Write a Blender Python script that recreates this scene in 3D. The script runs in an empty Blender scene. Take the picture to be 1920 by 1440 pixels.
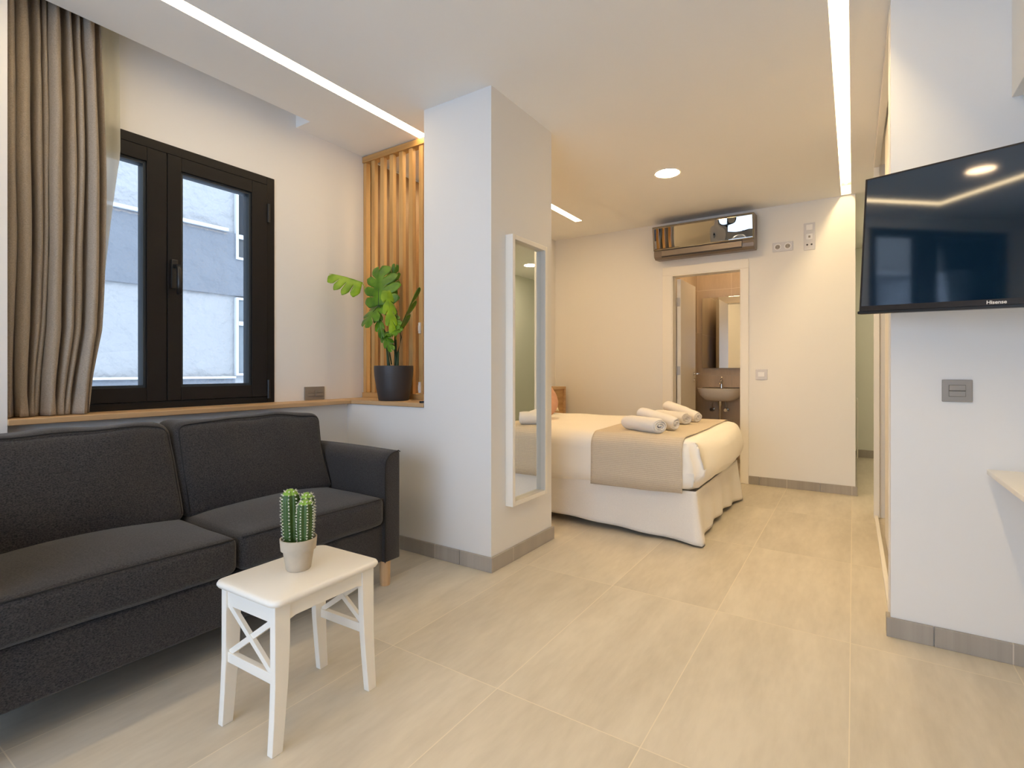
import bpy, bmesh, math, random
from mathutils import Vector, Matrix, noise
random.seed(7)
PI = math.pi
C = bpy.context.scene.collection
S = bpy.context.scene

# ------------------------------------------------------------------ camera, world, sun, exposure
YAW = math.atan(640 / 970)
cam_d = bpy.data.cameras.new('camera'); cam = bpy.data.objects.new('camera', cam_d); C.objects.link(cam)
cam.location = (0, 0, 1.08); cam.rotation_euler = (PI / 2, 0, YAW)
cam_d.sensor_width = 36; cam_d.lens = 36 * 970 / 1920; cam_d.shift_y = -25 / 1920; cam_d.clip_start = .02
S.camera = cam
w = bpy.data.worlds.new('sky'); S.world = w; w.use_nodes = True
bg = w.node_tree.nodes['Background']; bg.inputs['Color'].default_value = (.67, .81, 1.0, 1); bg.inputs['Strength'].default_value = 5.9
sun_d = bpy.data.lights.new('sun', 'SUN'); sun = bpy.data.objects.new('sun', sun_d); C.objects.link(sun)
sun_d.energy = 1.5; sun_d.angle = .01; sun_d.color = (1, .96, .9)
sun.rotation_euler = Vector((-.62, -.30, -.72)).to_track_quat('-Z', 'Y').to_euler()

def portal(name, loc, rot, sx, sy):
    l = bpy.data.lights.new(name, 'AREA'); l.shape = 'RECTANGLE'; l.size = sx; l.size_y = sy; l.cycles.is_portal = True
    o = bpy.data.objects.new(name, l); o.location = loc; o.rotation_euler = rot; C.objects.link(o)
portal('window_portal', (-3.06, 1.22, 1.56), (0, -PI / 2, 0), 1.3, 1.15)
portal('balcony_portal', (-2.95, -.91, 1.27), (0, -PI / 2, 0), 2.4, 1.6)
portal('glazing_portal', (-.95, -2.06, 1.2), (PI / 2, 0, 0), 2.8, 2.25)

vs = S.view_settings
vs.view_transform = 'Standard'; vs.look = 'None'; vs.gamma = 1; vs.exposure = -.02; vs.use_curve_mapping = False
S.cycles.use_denoising = True
S.cycles.max_bounces = 12; S.cycles.diffuse_bounces = 8; S.cycles.glossy_bounces = 4; S.cycles.transparent_max_bounces = 8
S.cycles.caustics_reflective = False; S.cycles.caustics_refractive = False; S.cycles.sample_clamp_indirect = 6

WARM = (1.0, .72, .43)

# ------------------------------------------------------------------ materials
def mat(name, col, rough=.6, metal=0, spec=.5, bump=0, bscale=60, var=0, vscale=8, coat=0, bdist=.002):
    m = bpy.data.materials.new(name); m.use_nodes = True
    nt = m.node_tree; b = nt.nodes['Principled BSDF']
    b.inputs['Base Color'].default_value = (*col, 1); b.inputs['Roughness'].default_value = rough
    b.inputs['Metallic'].default_value = metal; b.inputs['Specular IOR Level'].default_value = spec
    b.inputs['Coat Weight'].default_value = coat
    tc = nt.nodes.new('ShaderNodeTexCoord')
    if var:
        n = nt.nodes.new('ShaderNodeTexNoise'); n.inputs['Scale'].default_value = vscale; n.inputs['Detail'].default_value = 4
        nt.links.new(tc.outputs['Object'], n.inputs['Vector'])
        mx = nt.nodes.new('ShaderNodeMix'); mx.data_type = 'RGBA'
        mx.inputs['A'].default_value = (*[c * (1 - var) for c in col], 1); mx.inputs['B'].default_value = (*[min(1, c * (1 + var)) for c in col], 1)
        nt.links.new(n.outputs['Fac'], mx.inputs['Factor']); nt.links.new(mx.outputs['Result'], b.inputs['Base Color'])
    if bump:
        n = nt.nodes.new('ShaderNodeTexNoise'); n.inputs['Scale'].default_value = bscale; n.inputs['Detail'].default_value = 3
        nt.links.new(tc.outputs['Object'], n.inputs['Vector'])
        bp = nt.nodes.new('ShaderNodeBump'); bp.inputs['Strength'].default_value = bump; bp.inputs['Distance'].default_value = bdist
        nt.links.new(n.outputs['Fac'], bp.inputs['Height']); nt.links.new(bp.outputs['Normal'], b.inputs['Normal'])
    return m

def emit(name, col, strength):
    m = bpy.data.materials.new(name); m.use_nodes = True; nt = m.node_tree
    b = nt.nodes['Principled BSDF']; b.inputs['Base Color'].default_value = (.8, .8, .8, 1)
    b.inputs['Emission Color'].default_value = (*col, 1); b.inputs['Emission Strength'].default_value = strength
    return m

def wood(name, c1, c2, axis='z', scale=1.0, rough=.5):
    m = bpy.data.materials.new(name); m.use_nodes = True; nt = m.node_tree; b = nt.nodes['Principled BSDF']
    tc = nt.nodes.new('ShaderNodeTexCoord'); mp = nt.nodes.new('ShaderNodeMapping')
    sc = {'x': (1, 22, 22), 'y': (22, 1, 22), 'z': (22, 22, 1)}[axis]
    mp.inputs['Scale'].default_value = [s * scale for s in sc]
    nt.links.new(tc.outputs['Object'], mp.inputs['Vector'])
    n = nt.nodes.new('ShaderNodeTexNoise'); n.inputs['Scale'].default_value = 1.6; n.inputs['Detail'].default_value = 6; n.inputs['Distortion'].default_value = .6
    nt.links.new(mp.outputs['Vector'], n.inputs['Vector'])
    r = nt.nodes.new('ShaderNodeValToRGB'); r.color_ramp.elements[0].position = .32; r.color_ramp.elements[1].position = .68
    r.color_ramp.elements[0].color = (*c1, 1); r.color_ramp.elements[1].color = (*c2, 1)
    nt.links.new(n.outputs['Fac'], r.inputs['Fac']); nt.links.new(r.outputs['Color'], b.inputs['Base Color'])
    b.inputs['Roughness'].default_value = rough
    return m

def weave(name, c1, c2, scale, rough=.95, bump=.4, stretch=(1, 1, 1), sheen=.2):
    m = bpy.data.materials.new(name); m.use_nodes = True; nt = m.node_tree; b = nt.nodes['Principled BSDF']
    tc = nt.nodes.new('ShaderNodeTexCoord'); mp = nt.nodes.new('ShaderNodeMapping'); mp.inputs['Scale'].default_value = stretch
    nt.links.new(tc.outputs['Object'], mp.inputs['Vector'])
    n = nt.nodes.new('ShaderNodeTexNoise'); n.inputs['Scale'].default_value = scale; n.inputs['Detail'].default_value = 5; n.inputs['Roughness'].default_value = .7
    nt.links.new(mp.outputs['Vector'], n.inputs['Vector'])
    r = nt.nodes.new('ShaderNodeValToRGB'); r.color_ramp.elements[0].position = .35; r.color_ramp.elements[1].position = .65
    r.color_ramp.elements[0].color = (*c1, 1); r.color_ramp.elements[1].color = (*c2, 1)
    nt.links.new(n.outputs['Fac'], r.inputs['Fac']); nt.links.new(r.outputs['Color'], b.inputs['Base Color'])
    bp = nt.nodes.new('ShaderNodeBump'); bp.inputs['Strength'].default_value = bump; bp.inputs['Distance'].default_value = .001
    nt.links.new(n.outputs['Fac'], bp.inputs['Height']); nt.links.new(bp.outputs['Normal'], b.inputs['Normal'])
    b.inputs['Roughness'].default_value = rough; b.inputs['Sheen Weight'].default_value = sheen; b.inputs['Specular IOR Level'].default_value = .2
    return m

def tile_mat(name, base, lo, px, py, ox, oy, grout, gw, axes=(0, 1), rough=.45, streak=1):
    """tiles laid px by py with fine grout lines, soft cement streaks along the long side"""
    m = bpy.data.materials.new(name); m.use_nodes = True; nt = m.node_tree; b = nt.nodes['Principled BSDF']
    L = nt.links.new
    geo = nt.nodes.new('ShaderNodeTexCoord'); sx = nt.nodes.new('ShaderNodeSeparateXYZ'); L(geo.outputs['Object'], sx.inputs[0])
    def mth(op, a, bb=None, c=None):
        n = nt.nodes.new('ShaderNodeMath'); n.operation = op
        for i, v in enumerate((a, bb, c)):
            if v is None: continue
            if isinstance(v, (int, float)): n.inputs[i].default_value = v
            else: L(v, n.inputs[i])
        return n.outputs[0]
    u = mth('DIVIDE', mth('SUBTRACT', sx.outputs[axes[0]], ox), px); v = mth('DIVIDE', mth('SUBTRACT', sx.outputs[axes[1]], oy), py)
    fu = mth('FRACT', u); fv = mth('FRACT', v)
    du = mth('MULTIPLY', mth('MINIMUM', fu, mth('SUBTRACT', 1, fu)), px); dv = mth('MULTIPLY', mth('MINIMUM', fv, mth('SUBTRACT', 1, fv)), py)
    g = mth('LESS_THAN', mth('MINIMUM', du, dv), gw / 2)
    cell = nt.nodes.new('ShaderNodeCombineXYZ'); L(mth('FLOOR', u), cell.inputs[0]); L(mth('FLOOR', v), cell.inputs[1])
    wn = nt.nodes.new('ShaderNodeTexWhiteNoise'); wn.noise_dimensions = '3D'; L(cell.outputs[0], wn.inputs['Vector'])
    pos = nt.nodes.new('ShaderNodeCombineXYZ')
    L(mth('ADD', mth('MULTIPLY', sx.outputs[axes[0]], 5.0), mth('MULTIPLY', wn.outputs['Value'], 40)), pos.inputs[0])
    L(mth('MULTIPLY', sx.outputs[axes[1]], 1.1), pos.inputs[1])
    n1 = nt.nodes.new('ShaderNodeTexNoise'); n1.inputs['Scale'].default_value = 1.3 * streak; n1.inputs['Detail'].default_value = 7; n1.inputs['Roughness'].default_value = .62; L(pos.outputs[0], n1.inputs['Vector'])
    n2 = nt.nodes.new('ShaderNodeTexNoise'); n2.inputs['Scale'].default_value = 9 * streak; n2.inputs['Detail'].default_value = 6; L(pos.outputs[0], n2.inputs['Vector'])
    f = mth('ADD', mth('MULTIPLY', n1.outputs['Fac'], .75), mth('MULTIPLY', n2.outputs['Fac'], .25))
    f = mth('ADD', f, mth('MULTIPLY', mth('SUBTRACT', wn.outputs['Value'], .5), .16))
    r = nt.nodes.new('ShaderNodeValToRGB'); r.color_ramp.elements[0].position = .34; r.color_ramp.elements[1].position = .66
    r.color_ramp.elements[0].color = (*lo, 1); r.color_ramp.elements[1].color = (*base, 1); L(f, r.inputs['Fac'])
    mx = nt.nodes.new('ShaderNodeMix'); mx.data_type = 'RGBA'; L(g, mx.inputs['Factor']); L(r.outputs['Color'], mx.inputs['A']); mx.inputs['B'].default_value = (*grout, 1)
    L(mx.outputs['Result'], b.inputs['Base Color'])
    b.inputs['Roughness'].default_value = rough; b.inputs['Specular IOR Level'].default_value = .35
    bp = nt.nodes.new('ShaderNodeBump'); bp.inputs['Strength'].default_value = .5; bp.inputs['Distance'].default_value = .001; bp.invert = True
    L(g, bp.inputs['Height']); L(bp.outputs['Normal'], b.inputs['Normal'])
    return m

def glass_mat(name, tint=(.93, .96, 1)):
    m = bpy.data.materials.new(name); m.use_nodes = True; nt = m.node_tree
    nt.nodes.remove(nt.nodes['Principled BSDF']); out = nt.nodes['Material Output']
    t = nt.nodes.new('ShaderNodeBsdfTransparent'); t.inputs['Color'].default_value = (*tint, 1)
    g = nt.nodes.new('ShaderNodeBsdfGlossy'); g.inputs['Roughness'].default_value = .0
    fr = nt.nodes.new('ShaderNodeFresnel'); fr.inputs['IOR'].default_value = 1.35
    mx = nt.nodes.new('ShaderNodeMixShader')
    nt.links.new(fr.outputs[0], mx.inputs[0]); nt.links.new(t.outputs[0], mx.inputs[1]); nt.links.new(g.outputs[0], mx.inputs[2]); nt.links.new(mx.outputs[0], out.inputs['Surface'])
    return m

def sheer_mat():
    m = bpy.data.materials.new('sheer_voile'); m.use_nodes = True; nt = m.node_tree
    nt.nodes.remove(nt.nodes['Principled BSDF']); out = nt.nodes['Material Output']
    t = nt.nodes.new('ShaderNodeBsdfTransparent'); d = nt.nodes.new('ShaderNodeBsdfDiffuse'); d.inputs['Color'].default_value = (.80, .78, .66, 1)
    tr = nt.nodes.new('ShaderNodeBsdfTranslucent'); tr.inputs['Color'].default_value = (.8, .8, .72, 1)
    a = nt.nodes.new('ShaderNodeMixShader'); a.inputs[0].default_value = .4
    b = nt.nodes.new('ShaderNodeMixShader'); b.inputs[0].default_value = .88
    nt.links.new(d.outputs[0], a.inputs[1]); nt.links.new(tr.outputs[0], a.inputs[2]); nt.links.new(t.outputs[0], b.inputs[1]); nt.links.new(a.outputs[0], b.inputs[2]); nt.links.new(b.outputs[0], out.inputs['Surface'])
    return m

def leaf_mat(name, c1, c2):
    m = bpy.data.materials.new(name); m.use_nodes = True; nt = m.node_tree; b = nt.nodes['Principled BSDF']
    tc = nt.nodes.new('ShaderNodeTexCoord'); n = nt.nodes.new('ShaderNodeTexNoise'); n.inputs['Scale'].default_value = 12; nt.links.new(tc.outputs['Object'], n.inputs['Vector'])
    r = nt.nodes.new('ShaderNodeValToRGB'); r.color_ramp.elements[0].color = (*c1, 1); r.color_ramp.elements[1].color = (*c2, 1)
    r.color_ramp.elements[0].position = .35; r.color_ramp.elements[1].position = .65
    nt.links.new(n.outputs['Fac'], r.inputs['Fac']); nt.links.new(r.outputs['Color'], b.inputs['Base Color'])
    b.inputs['Roughness'].default_value = .38
    return m

M = dict(
    paint=mat('white_wall_paint', (.80, .79, .775), .9, bump=.05, bscale=180, spec=.2),
    ceil=mat('white_ceiling_paint', (.90, .895, .88), .95, spec=.1),
    floor=tile_mat('cement_floor_tile', (.655, .60, .50), (.52, .47, .385), .5, 1.01, -.01, .43, (.72, .645, .51), .0032),
    base=tile_mat('cement_skirting_tile', (.42, .385, .34), (.31, .28, .24), .5, 1.01, -.01, .43, (.55, .5, .44), .004),
    bathlo=tile_mat('bathroom_dark_tile', (.56, .46, .35), (.45, .37, .28), .40, .53, -1.64, .496, (.48, .43, .36), .004, (0, 2)),
    bathhi=tile_mat('bathroom_beige_tile', (.62, .51, .38), (.52, .42, .31), .40, .53, -1.64, .496, (.75, .68, .58), .004, (0, 2)),
    bathside=tile_mat('bathroom_side_tile', (.60, .50, .38), (.50, .42, .31), .60, .53, 5.5, .496, (.75, .68, .58), .004, (1, 2)),
    sofa=weave('charcoal_melange_fabric', (.008, .008, .010), (.056, .053, .055), 300, stretch=(1, .6, 1)),
    piping=mat('dark_piping', (.012, .012, .013), .9),
    curtain=weave('taupe_linen', (.26, .22, .178), (.40, .345, .285), 200, stretch=(1, 1, 2.2), sheen=.1),
    sheer=sheer_mat(),
    oak=wood('oak_sill', (.48, .30, .15), (.62, .42, .23), 'y'),
    oakx=wood('oak_sill_cross', (.48, .30, .15), (.62, .42, .23), 'x'),
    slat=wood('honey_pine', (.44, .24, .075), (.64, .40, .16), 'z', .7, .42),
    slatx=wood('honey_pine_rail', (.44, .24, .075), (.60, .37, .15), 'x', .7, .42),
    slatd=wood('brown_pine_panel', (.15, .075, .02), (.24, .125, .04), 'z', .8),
    head=wood('oak_headboard', (.42, .24, .09), (.58, .36, .16), 'y', .8),
    leg=wood('beech_leg', (.60, .38, .20), (.72, .50, .29), 'z'),
    blackframe=mat('black_aluminium', (.009, .0075, .007), .4, spec=.25),
    seal=mat('grey_blue_seal', (.018, .026, .032), .5),
    black=mat('black_plastic', (.008, .008, .009), .35),
    lacquer=mat('white_lacquer', (.86, .82, .74), .35, bump=.02, bscale=90),
    white=mat('white_trim', (.84, .81, .75), .45),
    ceramic=mat('glazed_ceramic', (.85, .80, .72), .12, coat=.5),
    chrome=mat('chrome', (.75, .73, .70), .12, metal=1),
    steel=mat('brushed_steel', (.55, .53, .50), .35, metal=1),
    mirror=mat('mirror_glass', (.88, .90, .88), .01, metal=1),
    acmirror=mat('smoked_mirror_panel', (.33, .31, .28), .02, metal=1),
    actaupe=mat('taupe_plastic', (.19, .155, .125), .4, metal=.3),
    acdark=mat('dark_vent', (.03, .025, .02), .6),
    socket=mat('pale_grey_plastic', (.62, .62, .66), .45),
    socketw=mat('white_plastic', (.82, .82, .84), .4),
    plate=mat('taupe_plate', (.30, .27, .235), .45, metal=.3),
    platedark=mat('plate_gap', (.12, .105, .09), .6),
    sheet=mat('white_cotton', (.92, .885, .82), .9, bump=.25, bscale=35, spec=.2),
    skirt=weave('pale_linen_skirt', (.76, .73, .69), (.84, .81, .77), 300, bump=.15, sheen=0),
    towel=mat('white_terry', (.86, .83, .79), 1, bump=1.0, bscale=420, spec=.1),
    pink=mat('peach_cushion', (.62, .36, .26), .95, bump=.3, bscale=200, spec=.2),
    concrete=mat('grey_clay', (.50, .43, .33), .9, bump=.5, bscale=80, var=.16, vscale=25),
    soil=mat('dark_soil', (.03, .022, .015), 1, bump=1, bscale=120),
    potgrey=mat('anthracite_pot', (.042, .038, .040), .5),
    cactus=mat('cactus_skin', (.036, .082, .008), .45, var=.35, vscale=30),
    cactip=mat('cactus_tip', (.20, .36, .04), .5),
    spine=mat('cactus_spine', (.80, .78, .68), .8),
    leaf=leaf_mat('monstera_leaf', (.040, .125, .004), (.12, .27, .010)),
    leafl=leaf_mat('monstera_light_leaf', (.14, .28, .008), (.28, .45, .015)),
    stem=mat('dark_green_stem', (.02, .055, .02), .5),
    screen=mat('screen_glass', (.003, .013, .030), .05, spec=.5),
    bezel=mat('tv_bezel', (.018, .014, .012), .35, metal=.3),
    logo=mat('logo_silver', (.75, .72, .68), .4),
    facade=mat('exterior_stucco', (.245, .24, .23), .95, bump=1.0, bscale=7, var=.06, vscale=5, bdist=.05),
    band=mat('exterior_grey_stucco', (.125, .130, .138), .95, bump=1.0, bscale=7, var=.08, vscale=4, bdist=.05),
    fwhite=mat('exterior_white_frame', (.45, .45, .45), .6),
    fglass=mat('exterior_window_glass', (.022, .024, .026), .6, spec=.05),
    fblind=mat('exterior_blind', (.06, .062, .062), .7, spec=.1),
    fcurt=mat('exterior_net_curtain', (.12, .135, .14), .8, var=.15, vscale=20),
    corr=mat('pale_green_grey_paint', (.70, .71, .64), .8),
    glass=glass_mat('window_glass'),
    led=emit('led_diffuser', (1.0, .755, .43), 16),
    ledtube=emit('led_tube', (1.0, .73, .37), 95),
    downb=emit('bathroom_downlight', (1.0, .66, .36), 45),
    fillc=emit('added_corridor_light', (1.0, .82, .58), 170),  # glow of the lamp added for a brighter corridor
    downr=emit('room_downlight', (1.0, .70, .42), 30),
    down=emit('downlight_diffuser', (1.0, .67, .32), 140),
)

_b = M['screen'].node_tree.nodes['Principled BSDF']; _b.inputs['IOR'].default_value = 1.85
# ---------- fabrics with a pattern
def quilt():
    m = weave('beige_ribbed_runner', (.56, .48, .37), (.64, .56, .44), 220, bump=.2, sheen=.05)
    nt = m.node_tree; b = nt.nodes['Principled BSDF']
    tc = nt.nodes.new('ShaderNodeTexCoord'); wv = nt.nodes.new('ShaderNodeTexWave'); wv.bands_direction = 'Z'; wv.inputs['Scale'].default_value = 26; wv.inputs['Distortion'].default_value = .6
    nt.links.new(tc.outputs['Object'], wv.inputs['Vector'])
    bp = nt.nodes.new('ShaderNodeBump'); bp.inputs['Strength'].default_value = .35; bp.inputs['Distance'].default_value = .003
    nt.links.new(wv.outputs['Fac'], bp.inputs['Height']); nt.links.new(bp.outputs['Normal'], b.inputs['Normal'])
    return m
M['runner'] = quilt()
def leafprint():
    m = mat('leaf_print_cotton', (.8, .7, .5), .9); nt = m.node_tree; b = nt.nodes['Principled BSDF']
    tc = nt.nodes.new('ShaderNodeTexCoord'); v = nt.nodes.new('ShaderNodeTexVoronoi'); v.inputs['Scale'].default_value = 16
    mp = nt.nodes.new('ShaderNodeMapping'); mp.inputs['Scale'].default_value = (1, .5, 1.6); mp.inputs['Rotation'].default_value = (.5, .3, .4)
    nt.links.new(tc.outputs['Object'], mp.inputs['Vector']); nt.links.new(mp.outputs['Vector'], v.inputs['Vector'])
    r = nt.nodes.new('ShaderNodeValToRGB'); r.color_ramp.interpolation = 'CONSTANT'
    r.color_ramp.elements[0].color = (.10, .13, .03, 1); r.color_ramp.elements[1].color = (.78, .70, .50, 1); r.color_ramp.elements[1].position = .42
    nt.links.new(v.outputs['Distance'], r.inputs['Fac']); nt.links.new(r.outputs['Color'], b.inputs['Base Color'])
    return m
M['print'] = leafprint()

# ------------------------------------------------------------------ mesh helpers
def BM(): return bmesh.new()
def box(bm, a, b, bev=0, seg=2):
    r = bmesh.ops.create_cube(bm, size=1)
    vs_ = r['verts']
    for v in vs_:
        v.co = Vector([(a[i] + b[i]) / 2 + v.co[i] * (b[i] - a[i]) for i in range(3)])
    if bev:
        es = list({e for v in vs_ for e in v.link_edges})
        bmesh.ops.bevel(bm, geom=es, offset=bev, segments=seg, affect='EDGES', profile=.5)
    return bm
def hexa(bm, lo, hi):
    """prism between two quads given counter-clockwise"""
    v = [bm.verts.new(p) for p in list(lo) + list(hi)]; n = len(lo)
    bm.faces.new(v[:n][::-1]); bm.faces.new(v[n:])
    for i in range(n): bm.faces.new((v[i], v[(i + 1) % n], v[n + (i + 1) % n], v[n + i]))
    return bm
def tube(bm, pts, rad, seg=12, cap=True):
    pts = [Vector(p) for p in pts]; rads = rad if isinstance(rad, (list, tuple)) else [rad] * len(pts)
    rings = []; up = Vector((0, 0, 1))
    for i, p in enumerate(pts):
        t = (pts[min(i + 1, len(pts) - 1)] - pts[max(i - 1, 0)]).normalized()
        a = t.cross(up if abs(t.z) < .95 else Vector((1, 0, 0))).normalized(); b = t.cross(a)
        rings.append([bm.verts.new(p + rads[i] * (math.cos(2 * PI * k / seg) * a + math.sin(2 * PI * k / seg) * b)) for k in range(seg)])
    for r0, r1 in zip(rings, rings[1:]):
        for k in range(seg): bm.faces.new((r0[k], r0[(k + 1) % seg], r1[(k + 1) % seg], r1[k]))
    if cap: bm.faces.new(rings[0][::-1]); bm.faces.new(rings[-1])
    return bm
def lathe(bm, c, prof, seg=40, sx=1, sy=1):
    rings = []
    for r, z in prof:
        rings.append([bm.verts.new((c[0] + sx * r * math.cos(2 * PI * k / seg), c[1] + sy * r * math.sin(2 * PI * k / seg), c[2] + z)) for k in range(seg)])
    for r0, r1 in zip(rings, rings[1:]):
        for k in range(seg): bm.faces.new((r0[k], r0[(k + 1) % seg], r1[(k + 1) % seg], r1[k]))
    bm.faces.new(rings[0][::-1]); bm.faces.new(rings[-1])
    return bm
def gridsurf(bm, f, nu, nv, closed_u=False):
    vs_ = [[bm.verts.new(f(i / (nu if closed_u else nu - 1), j / (nv - 1))) for j in range(nv)] for i in range(nu)]
    for i in range(nu if closed_u else nu - 1):
        for j in range(nv - 1):
            a, b = vs_[i], vs_[(i + 1) % nu]
            bm.faces.new((a[j], b[j], b[j + 1], a[j + 1]))
    return vs_
def rbox(bm, lo, hi, r, bulge=(0, 0, 0), n=14, wr=0, ws=6, seed=0, deform=None):
    """soft box: rounded edges of radius r, faces swollen by bulge, wrinkled by wr"""
    lo, hi = Vector(lo), Vector(hi); c = (lo + hi) / 2; h = (hi - lo) / 2
    def coords(hk):
        rr = min(r, hk * .98); band = [hk - rr * (1 - math.sin(k * PI / 8)) for k in range(5)]
        inner = [(-1 + 2 * k / n) * (hk - rr) for k in range(1, n)]
        return [-x for x in band[::-1]] + inner + band
    cs = [coords(h[k]) for k in range(3)]
    cache = {}
    def vert(q):
        key = tuple(round(x, 6) for x in q)
        if key in cache: return cache[key]
        q = Vector(q); rr = [min(r, h[k] * .98) for k in range(3)]
        inn = Vector([max(-(h[k] - rr[k]), min(h[k] - rr[k], q[k])) for k in range(3)])
        d = q - inn; dn = Vector([d[k] / rr[k] for k in range(3)])
        if dn.length > 1e-9: dn.normalize()
        p = inn + Vector([dn[k] * rr[k] for k in range(3)])
        u = [q[k] / h[k] for k in range(3)]
        for k in range(3):
            if bulge[k]:
                i, j = (k + 1) % 3, (k + 2) % 3
                p[k] += bulge[k] * u[k] * (1 - u[i] ** 2) * (1 - u[j] ** 2)
        p += c
        if wr:
            nv = noise.noise_vector(p * ws + Vector((seed, seed, seed)))
            p += nv * wr
        if deform: p = deform(p, u)
        cache[key] = bm.verts.new(p); return cache[key]
    for k in range(3):
        i, j = (k + 1) % 3, (k + 2) % 3
        for s in (-1, 1):
            for a in range(len(cs[i]) - 1):
                for b in range(len(cs[j]) - 1):
                    quad = []
                    for (x, y) in ((a, b), (a + 1, b), (a + 1, b + 1), (a, b + 1)):
                        q = [0, 0, 0]; q[k] = s * h[k]; q[i] = cs[i][x]; q[j] = cs[j][y]; quad.append(vert(q))
                    if len(set(quad)) < 4: continue
                    try: bm.faces.new(quad if s > 0 else quad[::-1])
                    except ValueError: pass
    return bm

def obj(name, bm, m, parent=None, smooth=False, bev=0, subsurf=0, solid=0, angle=None):
    bmesh.ops.recalc_face_normals(bm, faces=bm.faces)
    me = bpy.data.meshes.new(name)
    if parent is not None: bmesh.ops.translate(bm, verts=bm.verts, vec=-world_origin(parent))
    bm.to_mesh(me); bm.free()
    o = bpy.data.objects.new(name, me); C.objects.link(o)
    for mm in (m if isinstance(m, (list, tuple)) else [m]): me.materials.append(mm)
    if smooth:
        for p in me.polygons: p.use_smooth = True
        if angle:
            me.shade_flat() if False else None
            es = o.modifiers.new('edge', 'EDGE_SPLIT'); es.split_angle = math.radians(angle)
    if bev: b = o.modifiers.new('soft_edge', 'BEVEL'); b.width = bev; b.segments = 2; b.limit_method = 'ANGLE'
    if solid: s = o.modifiers.new('thickness', 'SOLIDIFY'); s.thickness = solid; s.offset = 0
    if subsurf: s = o.modifiers.new('smooth', 'SUBSURF'); s.levels = subsurf; s.render_levels = subsurf
    if parent is not None: o.parent = parent
    return o
def world_origin(o):
    v = Vector((0, 0, 0))
    while o is not None: v += o.location; o = o.parent
    return v
def thing(name, label, cat, loc, group=None):
    o = bpy.data.objects.new(name, None); C.objects.link(o); o.empty_display_size = .1
    o.location = loc; return tag(o, label, cat, group)
def tag(o, label, cat, group=None):
    o['label'] = label; o['category'] = cat
    if group: o['group'] = group
    return o
def struct(name, bm, m, parent=None, **k):
    o = obj(name, bm, m, parent, **k)
    if parent is None: o['kind'] = 'structure'
    return o
def bx(a, b, bev=0): return box(BM(), a, b, bev)

# ------------------------------------------------------------------ the setting
WX = -2.93; CZ = 2.61; FY = 5.37
struct('floor', bx((-3.2, -2.05, -.12), (1.8, 8.0, 0)), M['floor'])

def slab(x0, x1, y0, y1, holes, z0, z1):
    """ceiling built of cells, leaving the light channels open"""
    bm = BM(); xs = sorted({x0, x1, *[h[0] for h in holes], *[h[1] for h in holes]}); ys = sorted({y0, y1, *[h[2] for h in holes], *[h[3] for h in holes]})
    for a, b in zip(xs, xs[1:]):
        run = None
        for c, d in list(zip(ys, ys[1:])) + [(None, None)]:
            inside = c is not None and not any(h[0] <= (a + b) / 2 <= h[1] and h[2] <= (c + d) / 2 <= h[3] for h in holes)
            if inside: run = (run[0], d) if run else (c, d)
            elif run: box(bm, (a, run[0], z0), (b, run[1], z1)); run = None
    return bm
LX0, LX1 = -2.385, -2.312
RX0, RX1 = -.088, -.016
holes = [(WX - .3, -2.785, -2.05, 1.97), (LX0, LX1, -.50, 4.80), (RX0, RX1, -.425, 5.345), (LX1, RX0, -.5, -.425)]
struct('ceiling', slab(-3.2, 1.8, -2.05, 8.0, holes, CZ, CZ + .15), M['ceil'])
struct('ceiling', bx((-3.2, -2.05, CZ + .15), (1.8, 8.0, CZ + .3)), M['ceil'])

# window wall (left), with the opening of the window
W0, W1, WZ0, WZ1 = .64, 1.822, .89, 2.238
bm = BM()
box(bm, (-3.2, .45, .87), (WX, W0, 2.9)); box(bm, (-3.2, W1, .87), (WX, 5.5, 2.9))
box(bm, (-3.2, W0, WZ1), (WX, W1, 2.9)); box(bm, (-3.2, W0, .80), (WX, W1, WZ0))
struct('wall_left', bm, M['paint'])
struct('wall_left', bx((-3.2, .45, 0), (-2.79, 2.253, .862)), M['paint'])
struct('wall_left', bx((-3.2, 2.56, 0), (WX, 5.5, .87)), M['paint'])
bm = BM(); box(bm, (-3.2, -.10, 0), (-2.752, .60, CZ)); box(bm, (-2.92, -2.05, 0), (-2.752, -1.72, CZ)); box(bm, (-2.92, -1.72, 2.50), (-2.752, -.10, CZ)); box(bm, (-2.92, -1.72, 0), (-2.752, -.10, .04))
struct('wall_left', bm, M['paint'])
struct('wall_front', bx((-3.1, 2.253, 0), (-2.106, 2.56, .862)), M['paint'])
# column
struct('wall_column', bx((-2.106, 2.253, 0), (-1.62, 2.915, CZ)), M['paint'])
# far wall with the bathroom doorway
DX0, DX1, DZ = -1.575, -.886, 2.075
bm = BM(); box(bm, (-3.1, FY, 0), (DX0, FY + .1, CZ)); box(bm, (DX1, FY, 0), (.015, FY + .1, CZ)); box(bm, (DX0, FY, DZ), (DX1, FY + .1, CZ))
struct('wall_far', bm, M['paint'])
struct('wall_corridor', bx((-.1, FY + .1, 0), (.015, 7.78, CZ)), M['corr'])
struct('wall_corridor', bx((-.1, 7.78, 0), (1.8, 7.9, CZ)), M['corr'])
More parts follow.
